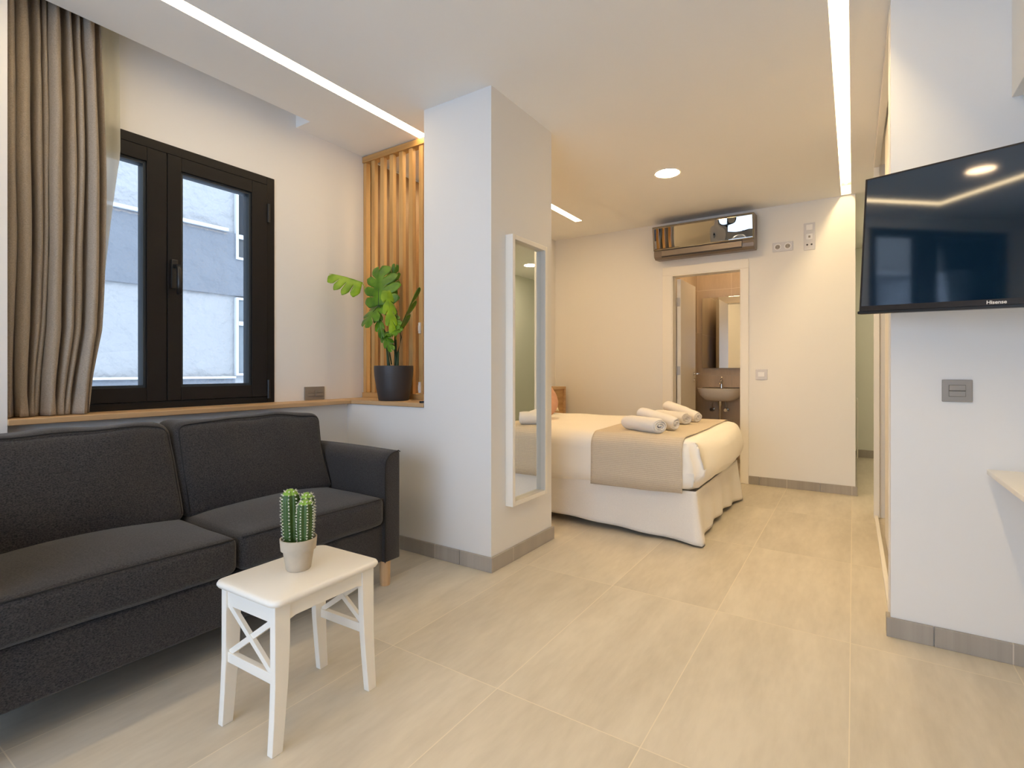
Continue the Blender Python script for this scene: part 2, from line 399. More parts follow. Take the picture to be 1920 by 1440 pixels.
# tv wall, right wall and the wall with the glazing behind the viewer
struct('wall_right', bx((.127, 2.61, 0), (1.7, 2.70, CZ)), M['paint'])
struct('wall_right', bx((1.6, -2.05, 0), (1.75, 2.61, CZ)), M['paint'])
struct('wall_right', bx((.80, 2.70, 0), (.9, 4.85, CZ)), M['paint'])
struct('wall_right', bx((.135, 4.72, 0), (.80, 4.85, CZ)), M['paint'])
struct('wall_corridor', bx((.90, 4.75, 0), (1.4, 4.85, CZ)), M['corr'])
struct('wall_corridor', bx((1.3, 4.85, 0), (1.4, 7.78, CZ)), M['corr'])
bm = BM(); box(bm, (-2.752, -2.05, 0), (-2.35, -1.9, CZ)); box(bm, (.45, -2.05, 0), (1.6, -1.9, CZ)); box(bm, (-2.35, -2.05, 2.32), (.45, -1.9, CZ)); box(bm, (-2.35, -2.05, 0), (.45, -1.9, .08))
struct('wall_back', bm, M['paint'])
# bathroom shell
struct('wall_bathroom', bx((-1.95, FY + .1, 0), (-1.65, 6.75, CZ)), M['bathside'])
struct('wall_bathroom', bx((-1.95, 6.75, 1.556), (-.1, 6.85, CZ)), M['bathhi'])
struct('wall_bathroom', bx((-1.95, 6.75, 0), (-.1, 6.85, 1.556)), M['bathlo'])

# skirting tiles
def skirt(name, a, b): struct(name, bx(a, b, .002), M['base'])
for x0, x1 in ((-2.79, -2.3), (-2.297, -1.83), (-1.827, -1.606)): skirt('baseboard_column', (x0, 2.239, 0), (x1, 2.253, .08))
skirt('baseboard_column', (-1.62, 2.253, 0), (-1.606, 2.93, .08))
for x0, x1 in ((-.832, -.74), (-.737, -.25), (-.247, .03)): skirt('baseboard_far', (x0, FY - .014, 0), (x1, FY, .078))
skirt('baseboard_far', (.015, FY, 0), (.03, 7.78, .078))
skirt('baseboard_far', (-2.93, FY - .014, 0), (-1.662, FY, .078))
skirt('baseboard_corridor', (.03, 7.765, 0), (1.3, 7.78, .095))
skirt('baseboard_right', (.113, 2.596, 0), (.262, 2.61, .077)); skirt('baseboard_right', (.265, 2.596, 0), (.765, 2.61, .077)); skirt('baseboard_right', (.768, 2.596, 0), (1.6, 2.61, .077))
skirt('baseboard_right', (.113, 2.61, 0), (.127, 2.66, .077))

# window sills
bm = BM(); box(bm, (WX, .60, .864), (-2.742, 2.253, .889), .003)
struct('trim_sill', bm, M['oak'])
bm = BM(); box(bm, (WX, 2.2545, .864), (-2.742, 2.56, .889)); box(bm, (-2.742, 2.243, .864), (-2.107, 2.56, .889), .002)
struct('trim_sill', bm, M['oakx'])

# window: fixed frame, two sashes
def window():
    root = obj('window_1', BM(), M['blackframe']); root['kind'] = 'structure'
    bm = BM(); X0, X1 = -3.0, WX + .006; t = .048
    box(bm, (X0, W0, WZ0), (X1, W0 + t, WZ1)); box(bm, (X0, W1 - t, WZ0), (X1, W1, WZ1))
    box(bm, (X0, W0 + t, WZ0), (X1, W1 - t, WZ0 + .035)); box(bm, (X0, W0 + t, WZ1 - t), (X1, W1 - t, WZ1))
    fr = obj('window_frame', bm, M['blackframe'], root, bev=.002)
    for (a, b, g0, g1) in ((W0 + .051, 1.2305, .780, 1.141), (1.2335, W1 - .051, 1.299, 1.677)):
        z0, z1 = WZ0 + .037, WZ1 - .051; gz0, gz1 = .996, 2.116
        bm = BM(); x0, x1 = -2.99, WX + .014
        box(bm, (x0, a, z0), (x1, g0, z1)); box(bm, (x0, g1, z0), (x1, b, z1)); box(bm, (x0, g0, z0), (x1, g1, gz0)); box(bm, (x0, g0, gz1), (x1, g1, z1))
        s = obj('sash', bm, M['blackframe'], root, bev=.003)
        bm = BM(); e = .012
        box(bm, (x0 + .004, g0, gz0), (x1 - .012, g0 + e, gz1)); box(bm, (x0 + .004, g1 - e, gz0), (x1 - .012, g1, gz1))
        box(bm, (x0 + .004, g0 + e, gz0), (x1 - .012, g1 - e, gz0 + e)); box(bm, (x0 + .004, g0 + e, gz1 - e), (x1 - .012, g1 - e, gz1))
        obj('glazing_bead', bm, M['seal'], s)
        obj('pane', bx((-2.950, g0 + .004, gz0 + .004), (-2.944, g1 - .004, gz1 - .004)), M['glass'], s)
    # handle
    x = WX + .014
    bm = BM(); box(bm, (x, 1.246, 1.50), (x + .014, 1.278, 1.65), .004); h = obj('window_handle', bm, M['black'], root, smooth=False)
    bm = BM(); tube(bm, [(x + .010, 1.262, 1.615), (x + .045, 1.262, 1.612), (x + .058, 1.262, 1.595), (x + .060, 1.263, 1.53), (x + .055, 1.264, 1.47)], [.010, .011, .012, .013, .011], 12)
    obj('lever', bm, M['black'], h, smooth=True)
    for z in (2.02, .97):
        bm = BM(); tube(bm, [(x + .002, 1.778, z - .055), (x + .002, 1.778, z + .055)], .008, 10); obj('hinge', bm, M['black'], root, smooth=True, angle=40)
window()

# glazing behind the viewer
def glazing():
    root = obj('window_2', BM(), M['blackframe']); root['kind'] = 'structure'
    xs = [-2.35, -.95, .45]
    for a, b in zip(xs, xs[1:]):
        bm = BM(); z0, z1, y0, y1 = .08, 2.32, -1.99, -1.93; t = .055
        box(bm, (a, y0, z0), (a + t, y1, z1)); box(bm, (b - t, y0, z0), (b, y1, z1)); box(bm, (a + t, y0, z0), (b - t, y1, z0 + t)); box(bm, (a + t, y0, z1 - t), (b - t, y1, z1))
        s = obj('sash', bm, M['blackframe'], root)
        obj('pane', bx((a + t, -1.962, z0 + t), (b - t, -1.956, z1 - t)), M['glass'], s)
glazing()
def balcony_door():
    root = obj('window_3', BM(), M['blackframe']); root['kind'] = 'structure'
    for a, b in ((-1.72, -.79), (-.79, -.10)):
        bm = BM(); z0, z1, x0, x1 = .04, 2.50, -2.86, -2.79; t = .12
        box(bm, (x0, a, z0), (x1, a + t, z1)); box(bm, (x0, b - t, z0), (x1, b, z1)); box(bm, (x0, a + t, z0), (x1, b - t, z0 + t)); box(bm, (x0, a + t, z1 - t * .6), (x1, b - t, z1))
        s = obj('sash', bm, M['blackframe'], root)
        obj('pane', bx((-2.828, a + t, z0 + t), (-2.822, b - t, z1 - t * .6)), M['glass'], s)
balcony_door()

# bathroom door casing and leaf
def door():
    root = obj('door_1', BM(), M['white']); root['kind'] = 'structure'
    bm = BM(); y0 = FY - .016; O0, O1, OZ = -1.552, -.909, 2.052
    box(bm, (-1.657, y0, 0), (O0 - .01, FY, OZ + .01)); box(bm, (O1 + .01, y0, 0), (-.833, FY, OZ + .01)); box(bm, (-1.657, y0, OZ + .01), (-.833, FY, 2.148))
    obj('door_casing', bm, M['white'], root, bev=.003)
    bm = BM(); box(bm, (DX0, y0 + .004, 0), (O0, FY + .115, DZ)); box(bm, (O1, y0 + .004, 0), (DX1, FY + .115, DZ)); box(bm, (O0, y0 + .004, OZ), (O1, FY + .115, DZ))
    obj('door_jamb', bm, M['white'], root, bev=.002)
    lf = obj('door_leaf', bx((-1.548, FY + .125, .01), (-1.508, 6.10, 2.04), .002), M['white'], root)
    for z in (1.80, 1.08, .35):
        bm = BM(); box(bm, (-1.542, FY + .1165, z - .045), (-1.514, FY + .1245, z + .045), .001); tube(bm, [(-1.545, FY + .112, z - .045), (-1.545, FY + .112, z + .045)], .006, 8)
        obj('hinge', bm, M['steel'], lf)
    bm = BM(); tube(bm, [(-1.508, 6.03, 1.045), (-1.500, 6.03, 1.045)], .024, 16); tube(bm, [(-1.5, 6.03, 1.045), (-1.46, 6.03, 1.045), (-1.452, 6.02, 1.045), (-1.45, 5.93, 1.045)], .009, 10)
    tube(bm, [(-1.508, 6.03, .975), (-1.500, 6.03, .975)], .022, 16)
    obj('door_handle', bm, M['chrome'], lf, smooth=True, angle=40)
door()

# ------------------------------------------------------------------ lights of the room
def strip():
    t = thing('light_strip', 'bright continuous recessed light line in the ceiling above the window side', 'ceiling light', (LX0, .6, CZ))
    obj('diffuser', bx((LX0, -.5, CZ + .001), (LX1, 4.80, CZ + .008)), M['led'], t)
    bm = BM(); box(bm, (LX0, -.5, CZ + .008), (LX1, 4.80, CZ + .06)); obj('housing', bm, M['white'], t)
    t = thing('light_strip', 'open ceiling channel with a glowing tube beside the wardrobe', 'ceiling light', (RX0, 2, CZ + .1))
    obj('tube', bx((-.062, -.42, CZ + .060), (-.040, 5.24, CZ + .080), .004), M['ledtube'], t)
    bm = BM(); box(bm, (RX0, -.42, CZ + .081), (RX1, 5.344, CZ + .149)); obj('housing', bm, M['white'], t)
    t = thing('light_strip', 'crosswise ceiling light line joining the two long ones', 'ceiling light', (-1.2, -.46, CZ))
    obj('diffuser', bx((LX1, -.5, CZ + .001), (RX0, -.425, CZ + .008)), M['led'], t)
    bm = BM(); box(bm, (LX1, -.5, CZ + .008), (RX0, -.425, CZ + .06)); obj('housing', bm, M['white'], t)
strip()
def downlight(x, y, label, m='down'):
    t = thing('ceiling_downlight', label, 'ceiling light', (x, y, CZ))
    bm = BM(); lathe(bm, (x, y, CZ - .006), [(.086, .006), (.098, .006), (.100, .003), (.097, 0), (.086, .001)][::-1], 40)
    obj('trim_ring', bm, M['white'], t, smooth=True, angle=40)
    bm = BM(); lathe(bm, (x, y, CZ - .0075), [(.086, 0), (.086, .006)], 40)
    obj('diffuser', bm, M[m], t)
downlight(-1.20, 4.0, 'round recessed ceiling light glowing above the bed foot')
downlight(-1.0, 6.1, 'round ceiling light above the bathroom washbasin', 'downb')
downlight(-1.59, .0, 'round recessed ceiling light of the living room, mirrored in the television', 'downr')
downlight(-2.5, 3.4, 'unseen round ceiling light added behind the column to brighten the bedroom')  # added lamp, hidden by the column, lifts the warm light on the bedroom walls
downlight(-1.35, 6.2, 'unseen second round ceiling light added to brighten the bathroom', 'downb')  # extra lamp out of view, added because the bathroom was too dark
downlight(.70, 6.4, 'unseen round ceiling light added to brighten the corridor', 'fillc')  # added fill lamp out of view, keeps the corridor from going black

# ------------------------------------------------------------------ slat screen in the niche
def screen():
    t = thing('slat_screen', 'honey-coloured vertical wooden slat screen standing on the oak ledge', 'room divider', (-2.5, 2.53, .889))
    Y0, Y1 = 2.505, 2.545
    obj('top_rail', bx((-2.928, Y0 - .01, 2.562), (-2.107, Y1 + .01, 2.604), .002), M['slatx'], t)
    obj('bottom_rail', bx((-2.928, Y0 - .01, .889), (-2.107, Y1 + .01, .925), .002), M['slatx'], t)
    obj('stile', bx((-2.928, Y0, .925), (-2.898, Y1, 2.562), .002), M['slat'], t)
    for i in range(8):
        x0 = -2.846 + .0915 * i
        s = obj('slat', bx((x0, Y0, .925), (x0 + .036, Y0 + .030, 2.562), .002), M['slat'], t)
        if i == 5:
            for z in (1.36, .97):
                bm = BM(); box(bm, (x0 + .006, Y0 - .012, z - .036), (x0 + .024, Y0, z + .036), .002); box(bm, (x0 + .010, Y0 - .018, z - .02), (x0 + .020, Y0 - .012, z + .016), .001)
                obj('latch', bm, M['ceramic'], s)
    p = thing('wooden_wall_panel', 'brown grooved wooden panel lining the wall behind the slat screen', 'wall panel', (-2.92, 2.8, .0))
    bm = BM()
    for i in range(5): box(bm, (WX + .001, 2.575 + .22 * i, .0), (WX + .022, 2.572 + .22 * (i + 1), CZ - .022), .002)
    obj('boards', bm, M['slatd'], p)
screen()

# ------------------------------------------------------------------ curtain and sheer
def curtains():
    t = thing('curtain', 'gathered taupe linen curtain resting on the oak sill beside the window', 'curtain', (-2.84, .77, .889))
    random.seed(3)
    # fold centres along s, each a ridge of its own depth
    ridg = [(.05, .052, 1.0), (.19, .060, 1.1), (.315, .034, .75), (.385, .030, .6), (.50, .062, 1.15), (.635, .045, .95), (.735, .034, .8), (.875, .065, 1.15), (.985, .03, .7)]
    def fold(s, t_):
        v = 0
        for c, wd, a in ridg:
            cc = c + .016 * math.sin(2.3 * t_ + c * 20) * (1 - t_ * .3); ww = wd * (.78 + .22 * min(1, t_ * 2.5))
            r_ = abs(s - cc) / ww
            v = max(v, a * math.sqrt(max(0, 1 - (r_ / 1.25) ** 2)))
        return v
    def f(s, t_):
        z = 2.742 - (2.742 - .892) * t_
        wid = .318 + .020 * math.sin(PI * min(1, t_ * 1.1)) - .042 * max(0, t_ - .80) / .20
        y = .607 + wid * s
        d = fold(s, t_)
        x = -2.880 + .070 * d * (.80 + .20 * math.sin(PI * t_))
        n = noise.noise(Vector((s * 9, t_ * 4, 1.3)))
        x += .010 * n; y += .008 * noise.noise(Vector((s * 7, t_ * 4, 7)))
        if t_ < .35: x += .012 * (1 - t_ / .35) * noise.noise(Vector((s * 16 + t_ * 6, t_ * 14, 2)))
        if t_ > .95:
            k = (t_ - .95) / .05; x += .010 * k * d; y += .006 * k * math.sin(s * 60)
        return (min(x, -2.757), y, z)
    bm = BM(); gridsurf(bm, f, 260, 110)
    obj('fabric', bm, M['curtain'], t, smooth=True, solid=.002)
    t = thing('sheer_curtain', 'thin cream voile hanging between the linen curtain and the window', 'curtain', (-2.90, .95, .889))
    def g(s, t_):
        z = 2.742 - (2.742 - .892) * t_
        right = 1.018 + .012 * t_ if t_ < .35 else 1.022 - .118 * ((t_ - .35) / .65) ** .9
        y = .70 + (right - .70) * s
        x = -2.903 + .009 * math.sin(s * 26 + 1.5 * t_) * (1 - .3 * t_) + .004 * noise.noise(Vector((s * 6, t_ * 5, 4)))
        return (x, y, z)
    bm = BM(); gridsurf(bm, g, 70, 40)
    obj('fabric', bm, M['sheer'], t, smooth=True)
    t = thing('curtain_rail', 'white curtain rail inside the ceiling recess over the window', 'curtain rail', (-2.86, 1.2, 2.75))
    obj('rail', bx((-2.885, .61, CZ + .135), (-2.855, 1.93, CZ + .15)), M['white'], t)
curtains()

# ------------------------------------------------------------------ sofa
def sofa():
    t = thing('sofa', 'charcoal grey two-seat fabric sofa below the window', 'sofa', (-2.35, 1.06, 0))
    XF, XB = -1.93, -2.775; YA0, YA1, YB0, YB1 = .232, .332, 1.787, 1.887
    obj('base', rbox(BM(), (XB, YA1 - .01, .130), (XF - .02, YB0 + .01, .315), .015, (.004, 0, 0), 10), M['sofa'], t, smooth=True)
    obj('backrest', rbox(BM(), (XB, YA1 - .01, .30), (XB + .15, YB0 + .01, .70), .03, (0, 0, 0), 10), M['sofa'], t, smooth=True)
    for (a, b, s) in ((YA0, YA1, 1), (YB0, YB1, -1)):
        prof = []  # arm section in y-z, rounded on the seat side of the top
        yi, yo = (b, a) if s == 1 else (a, b)
        sg = 1 if s == 1 else -1
        bm = BM()
        P_ = [(yo, .130), (yi, .130), (yi, .60)]
        for k in range(1, 9):
            an = PI / 2 * k / 8; P_.append((yi - sg * .075 * (1 - math.cos(an)), .60 + .072 * math.sin(an)))
        P_ += [(yo + sg * .012, .676), (yo, .668)]
        nx = 14
        def sec(x, sink=0): return [(x, y, z - sink * (z > .5)) for y, z in P_]
        rings = []
        for i in range(nx):
            f_ = i / (nx - 1); x = XB + (XF - XB) * f_
            rings.append([bm.verts.new(p) for p in sec(x, -.012 * math.sin(PI * f_) * .6)])
        for r0, r1 in zip(rings, rings[1:]):
            for k in range(len(P_)): bm.faces.new((r0[k], r0[(k + 1) % len(P_)], r1[(k + 1) % len(P_)], r1[k]))
        bm.faces.new(rings[0]); bm.faces.new(rings[-1][::-1])
        arm = obj('armrest', bm, M['sofa'], t, smooth=True, bev=.006, angle=None)
        bm = BM(); tube(bm, [(XF + .001, y, z) for y, z in P_[1:]], .0025, 6); obj('piping', bm, M['piping'], arm, smooth=True)
    mid = 1.060
    for (a, b) in ((YA1 + .002, mid - .003), (mid + .003, YB0 - .002)):
        def df(p, u):
            if u[2] > 0: p.z -= .022 * max(0, -u[0]) ** 2 * 0
            p.z += .010 * (1 - abs(u[1]) ** 3) * (u[2] > 0) * (1 - u[0] ** 2) ; return p
        c = obj('seat_cushion', rbox(BM(), (-2.62, a, .318), (XF + .005, b, .455), .030, (.012, .002, .022), 16, .004, 5, a * 10, df), M['sofa'], t, smooth=True)
        x = XF + .005
        pts = [(x - .008 + .011 * (1 - ((q / 20) * 2 - 1) ** 2) * .6, a + .012 + (b - a - .024) * q / 20, .4485 + .004 * math.sin(PI * q / 20)) for q in range(21)]
        bm = BM(); tube(bm, pts, .0028, 6); obj('piping', bm, M['piping'], c, smooth=True)
    # back cushions lean against the backrest
    for (a, b, sd) in ((YA1 + .004, mid - .004, 1), (mid + .006, YB0 + .010, 5)):
        th = math.radians(17)
        def df(p, u, a=a, b=b):
            hz = p.z - .44; zz = .44 + hz * math.cos(th); xx = p.x - hz * math.sin(th)
            return Vector((xx, p.y, zz))
        c = obj('back_cushion', rbox(BM(), (-2.52, a, .445), (-2.325, b, .868), .040, (.030, .004, .014), 20, .016, 5, sd, df), M['sofa'], t, smooth=True)
        pts = []
        H_ = .862 - .445
        e = .016; zt = .858
        path = [(a + e, .48), (a + e, .70), (a + e, zt - .05)] + [(a + e + .035 * (1 - math.cos(k * PI / 8)), zt - .035 + .035 * math.sin(k * PI / 8)) for k in range(1, 5)]
        path += [(a + e + .035 + (b - a - 2 * e - .07) * q / 16, zt + .012 * math.sin(PI * q / 16)) for q in range(1, 16)]
        path += [(b - e - .035 + .035 * math.sin(k * PI / 8), zt - .035 + .035 * math.cos(k * PI / 8)) for k in range(0, 5)] + [(b - e, .70), (b - e, .48)]
        for (y, z) in path:
            p = Vector((-2.3325, y, z)); p += noise.noise_vector(p * 5 + Vector((sd, sd, sd))) * .016; p = df(p, None)
            pts.append(p)
        bm = BM(); tube(bm, pts, .003, 6); obj('piping', bm, M['piping'], c, smooth=True)
    for x in (-1.975, -2.70):
        for y in (.29, 1.828):
            bm = BM(); lathe(bm, (x, y, 0), [(.024, 0), (.026, .004), (.0275, .131)], 24); obj('leg', bm, M['leg'], t, smooth=True, angle=50)
sofa()

# ------------------------------------------------------------------ stool used as side table
def stool():
    t = thing('side_table', 'small white stool-like side table with crossed end braces before the sofa', 'side table', (-1.490, 1.022, 0))
    zt = .439; T = Vector((-1.490, 1.022, 0))
    hx, hy = .155, .200
    bm = BM()
    # rounded top with bullnose edge
    rings = []
    def outline(ins, z):
        pts = []; r = .030 - ins * .3
        for cx, cy, a0 in ((hx - ins - r, hy - ins - r, 0), (-(hx - ins - r), hy - ins - r, 90), (-(hx - ins - r), -(hy - ins - r), 180), (hx - ins - r, -(hy - ins - r), 270)):
            for k in range(7):
                a = math.radians(a0 + 15 * k); pts.append(bm.verts.new(T + Vector((cx + r * math.cos(a), cy + r * math.sin(a), z))))
        return pts
    for ins, z in ((.012, zt - .022), (.004, zt - .020), (0, zt - .013), (.0, zt - .009), (.003, zt - .003), (.010, zt)): rings.append(outline(ins, z))
    for r0, r1 in zip(rings, rings[1:]):
        n = len(r0)
        for k in range(n): bm.faces.new((r0[k], r0[(k + 1) % n], r1[(k + 1) % n], r1[k]))
    bm.faces.new(rings[0][::-1]); bm.faces.new(rings[-1])
    obj('tabletop', bm, M['lacquer'], t, smooth=True, angle=50)
    za = zt - .022
    legc = {}
    for sx in (1, -1):
        for sy in (1, -1):
            bm = BM()
            # long-side view: outer edge nearly upright then kicks out, inner edge splays outward
            prof = [(.134, .184, za), (.136, .184, .30), (.141, .184, .20), (.150, .188, .10), (.160, .194, 0)]
            xo, xi = .134, .110
            rings = []
            for yi, yo, z in prof:
                kx = .002 * (za - z) / za
                q = [(xi + kx, yi), (xo + kx, yi), (xo + kx, yo), (xi + kx, yo)]
                q = [(sx * x, sy * y) for x, y in q]
                rings.append([bm.verts.new(T + Vector((x, y, z))) for x, y in q])
            for r0, r1 in zip(rings, rings[1:]):
                for k in range(4): bm.faces.new((r0[k], r0[(k + 1) % 4], r1[(k + 1) % 4], r1[k]))
            bm.faces.new(rings[0]); bm.faces.new(rings[-1][::-1])
            obj('leg', bm, M['lacquer'], t, bev=.002)
    for sx in (1, -1):
        # long apron with arched ends
        bm = BM(); n = 12; x0, x1 = sx * .113, sx * .129
        top, bot = [], []
        for i in range(n + 1):
            y = -.136 + .272 * i / n; e = min(y + .136, .136 - y)
            zb = za - .048 - .006 * max(0, 1 - e / .02) ** 2
            top.append((y, za)); bot.append((y, zb))
        va = [[bm.verts.new(T + Vector((x, y, z))) for (y, z) in top] for x in (x0, x1)]; vb = [[bm.verts.new(T + Vector((x, y, z))) for (y, z) in bot] for x in (x0, x1)]
        for i in range(n):
            bm.faces.new((va[0][i], va[0][i + 1], va[1][i + 1], va[1][i])); bm.faces.new((vb[0][i], vb[0][i + 1], vb[1][i + 1], vb[1][i]))
            for q in (0, 1): bm.faces.new((va[q][i], va[q][i + 1], vb[q][i + 1], vb[q][i]))
        for i in (0, n): bm.faces.new((va[0][i], va[1][i], vb[1][i], vb[0][i]))
        obj('apron', bm, M['lacquer'], t)
    for sy in (1, -1):
        y0, y1 = sorted((sy * .160, sy * .178))
        obj('apron', bx(T + Vector((-.110, y0, za - .052)), T + Vector((.110, y1, za))), M['lacquer'], t)
        obj('stretcher', bx(T + Vector((-.111, y0, .190)), T + Vector((.111, y1, .220)), .0015), M['lacquer'], t)
        zb, zt_ = .218, za - .050
        for d in (1, -1):
            a = Vector((-.108 * d, zb)); b = Vector((.108 * d, zt_)); dr = (b - a).normalized(); nn = Vector((-dr.y, dr.x)) * .0085
            oy = .0015 * d
            q = [a - nn, b - nn, b + nn, a + nn]
            bm = BM(); hexa(bm, [T + Vector((p.x, y0 + .003 + oy, p.y)) for p in q], [T + Vector((p.x, y1 - .003 + oy, p.y)) for p in q])
            obj('cross_brace', bm, M['lacquer'], t)
    t.rotation_euler = (0, 0, math.radians(1.8))
stool()

# ------------------------------------------------------------------ cactus
def cactus():
    cx, cy, z = -1.500, 1.018, .4395
    t = thing('potted_cactus', 'small clustered green cactus in a grey clay pot on the white side table', 'plant', (cx, cy, z))
    bm = BM()
    lathe(bm, (cx, cy, z), [(.030, .0), (.036, .0), (.038, .003), (.0475, .064), (.0535, .065), (.0565, .099), (.0565, .101), (.0525, .101), (.051, .080), (.02, .078)], 48)
    obj('pot', bm, M['concrete'], t, smooth=True, angle=45)
    bm = BM(); lathe(bm, (cx, cy, z + .0785), [(.0505, 0), (.048, .006), (.02, .008)], 32); obj('soil', bm, M['soil'], t, smooth=True)
    cols = [(-.0185, -.012, .0295, .178, -.008, 0), (.025, .006, .0260, .148, .003, 1), (.003, .026, .0245, .164, .004, 2)]
    random.seed(5); sp = BM()
    for (dx, dy, r, h, lean, idx) in cols:
        nr = 8; bm = BM(); n = 22
        def prof(k):
            f_ = k / n
            taper = min(1, .84 + .35 * f_)
            if f_ > .78: taper *= math.sqrt(max(.0, 1 - ((f_ - .78) / .225) ** 2.2))
            return taper
        rings = []
        for k in range(n + 1):
            f_ = k / n; rr = r * prof(k); zz = z + .070 + (h + .008) * f_ if k < n else z + .078 + h
            ox = cx + dx + lean * f_; oy = cy + dy
            ring = []
            for q in range(nr * 6):
                a = 2 * PI * q / (nr * 6) + idx * .4
                rib = .80 + .20 * abs(math.cos(nr * (2 * PI * q / (nr * 6)) / 2)) ** .9
                ring.append(bm.verts.new((ox + rr * rib * math.cos(a), oy + rr * rib * math.sin(a), zz)))
            rings.append(ring)
        nn = nr * 6
        for r0, r1 in zip(rings, rings[1:]):
            for q in range(nn): bm.faces.new((r0[q], r0[(q + 1) % nn], r1[(q + 1) % nn], r1[q]))
        bm.faces.new(rings[0][::-1]); bm.faces.new(rings[-1])
        for f_ in bm.faces: f_.material_index = 1 if f_.calc_center_median().z > z + .078 + h * .90 else 0
        obj('cactus_stem', bm, [M['cactus'], M['cactip']], t, smooth=True)
        for q in range(nr):
            a0 = 2 * PI * q / nr + idx * .4
            for k in range(1, 17):
                f_ = k / 16.6; rr = r * prof(f_ * n); zz = z + .078 + h * f_
                base = Vector((cx + dx + lean * f_ + rr * math.cos(a0), cy + dy + rr * math.sin(a0), zz))
                out = Vector((math.cos(a0), math.sin(a0), .25 + (1.2 if f_ > .9 else 0))).normalized()
                bmesh.ops.create_icosphere(sp, subdivisions=1, radius=.0022, matrix=Matrix.Translation(base))
                for s_ in range(7):
                    d = (out + Vector([random.uniform(-.9, .9) for _ in range(3)])).normalized(); L_ = random.uniform(.004, .0078)
                    s1 = d.cross(Vector((0, 0, 1))).normalized() * .0008; s2 = d.cross(s1).normalized() * .0008
                    vv = [sp.verts.new(base + s1), sp.verts.new(base - s1 * .5 + s2), sp.verts.new(base - s1 * .5 - s2), sp.verts.new(base + d * L_)]
                    for i, j in ((0, 1), (1, 2), (2, 0)): sp.faces.new((vv[i], vv[j], vv[3]))
    o = obj('spines', sp, M['spine'], t); o['kind'] = 'stuff'
cactus()

# ------------------------------------------------------------------ monstera in pot
def leaf(bm, base, tip, nrm, width, droop=.1, nl=5, cup=.12, gap=.60, side_scale=(1, 1), heart=.22, sweep=.62):
    base, tip = Vector(base), Vector(tip); ax = tip - base; L_ = ax.length; ax.normalize()
    nrm = Vector(nrm); nrm = (nrm - ax * nrm.dot(ax)).normalized(); sd = ax.cross(nrm).normalized()
    def hw(t_):
        return width * max(.0, math.sin(PI * min(1, .16 + t_ * .84))) ** .55 * (1 - .30 * t_)
    def P_(t_, s, side):
        k = side_scale[0 if side > 0 else 1]; wdt = hw(t_) * k
        along = t_ * L_ * .90 + s * L_ * (sweep * (.15 + t_ * .55) * (1 - .55 * t_) * 1.6 - heart * (1 - t_) ** 3) + .10 * L_ * t_ ** 3
        h = -droop * L_ * t_ ** 2 - cup * width * (s ** 1.6) * 1.5 + .012 * width * math.sin(t_ * 26 + side) * s
        return base + ax * along + sd * (side * s * wdt) + nrm * h
    for side in (1, -1):
        ts = [i / nl for i in range(nl + 1)]
        for l in range(nl):
            t0, t1 = ts[l], ts[l + 1]; tcn = (t0 + t1) / 2; A, B = 5, 8
            grid = []
            for i in range(A + 1):
                row = []
                for j in range(B + 1):
                    s = j / B; tt = t0 + (t1 - t0) * i / A
                    st = .30
                    if s > st:
                        k = (s - st) / (1 - st)
                        tt = tcn + (tt - tcn) * ((1 - .15 * k ** .6) * (1 if k < .6 else .12 + .88 * max(0, 1 - ((k - .6) / .4) ** 1.7)))
                    row.append(bm.verts.new(P_(tt, s, side)))
                grid.append(row)
            for i in range(A):
                for j in range(B):
                    q = (grid[i][j], grid[i + 1][j], grid[i + 1][j + 1], grid[i][j + 1]); bm.faces.new(q if side > 0 else q[::-1])
    bmesh.ops.remove_doubles(bm, verts=bm.verts, dist=.0004)
    return bm
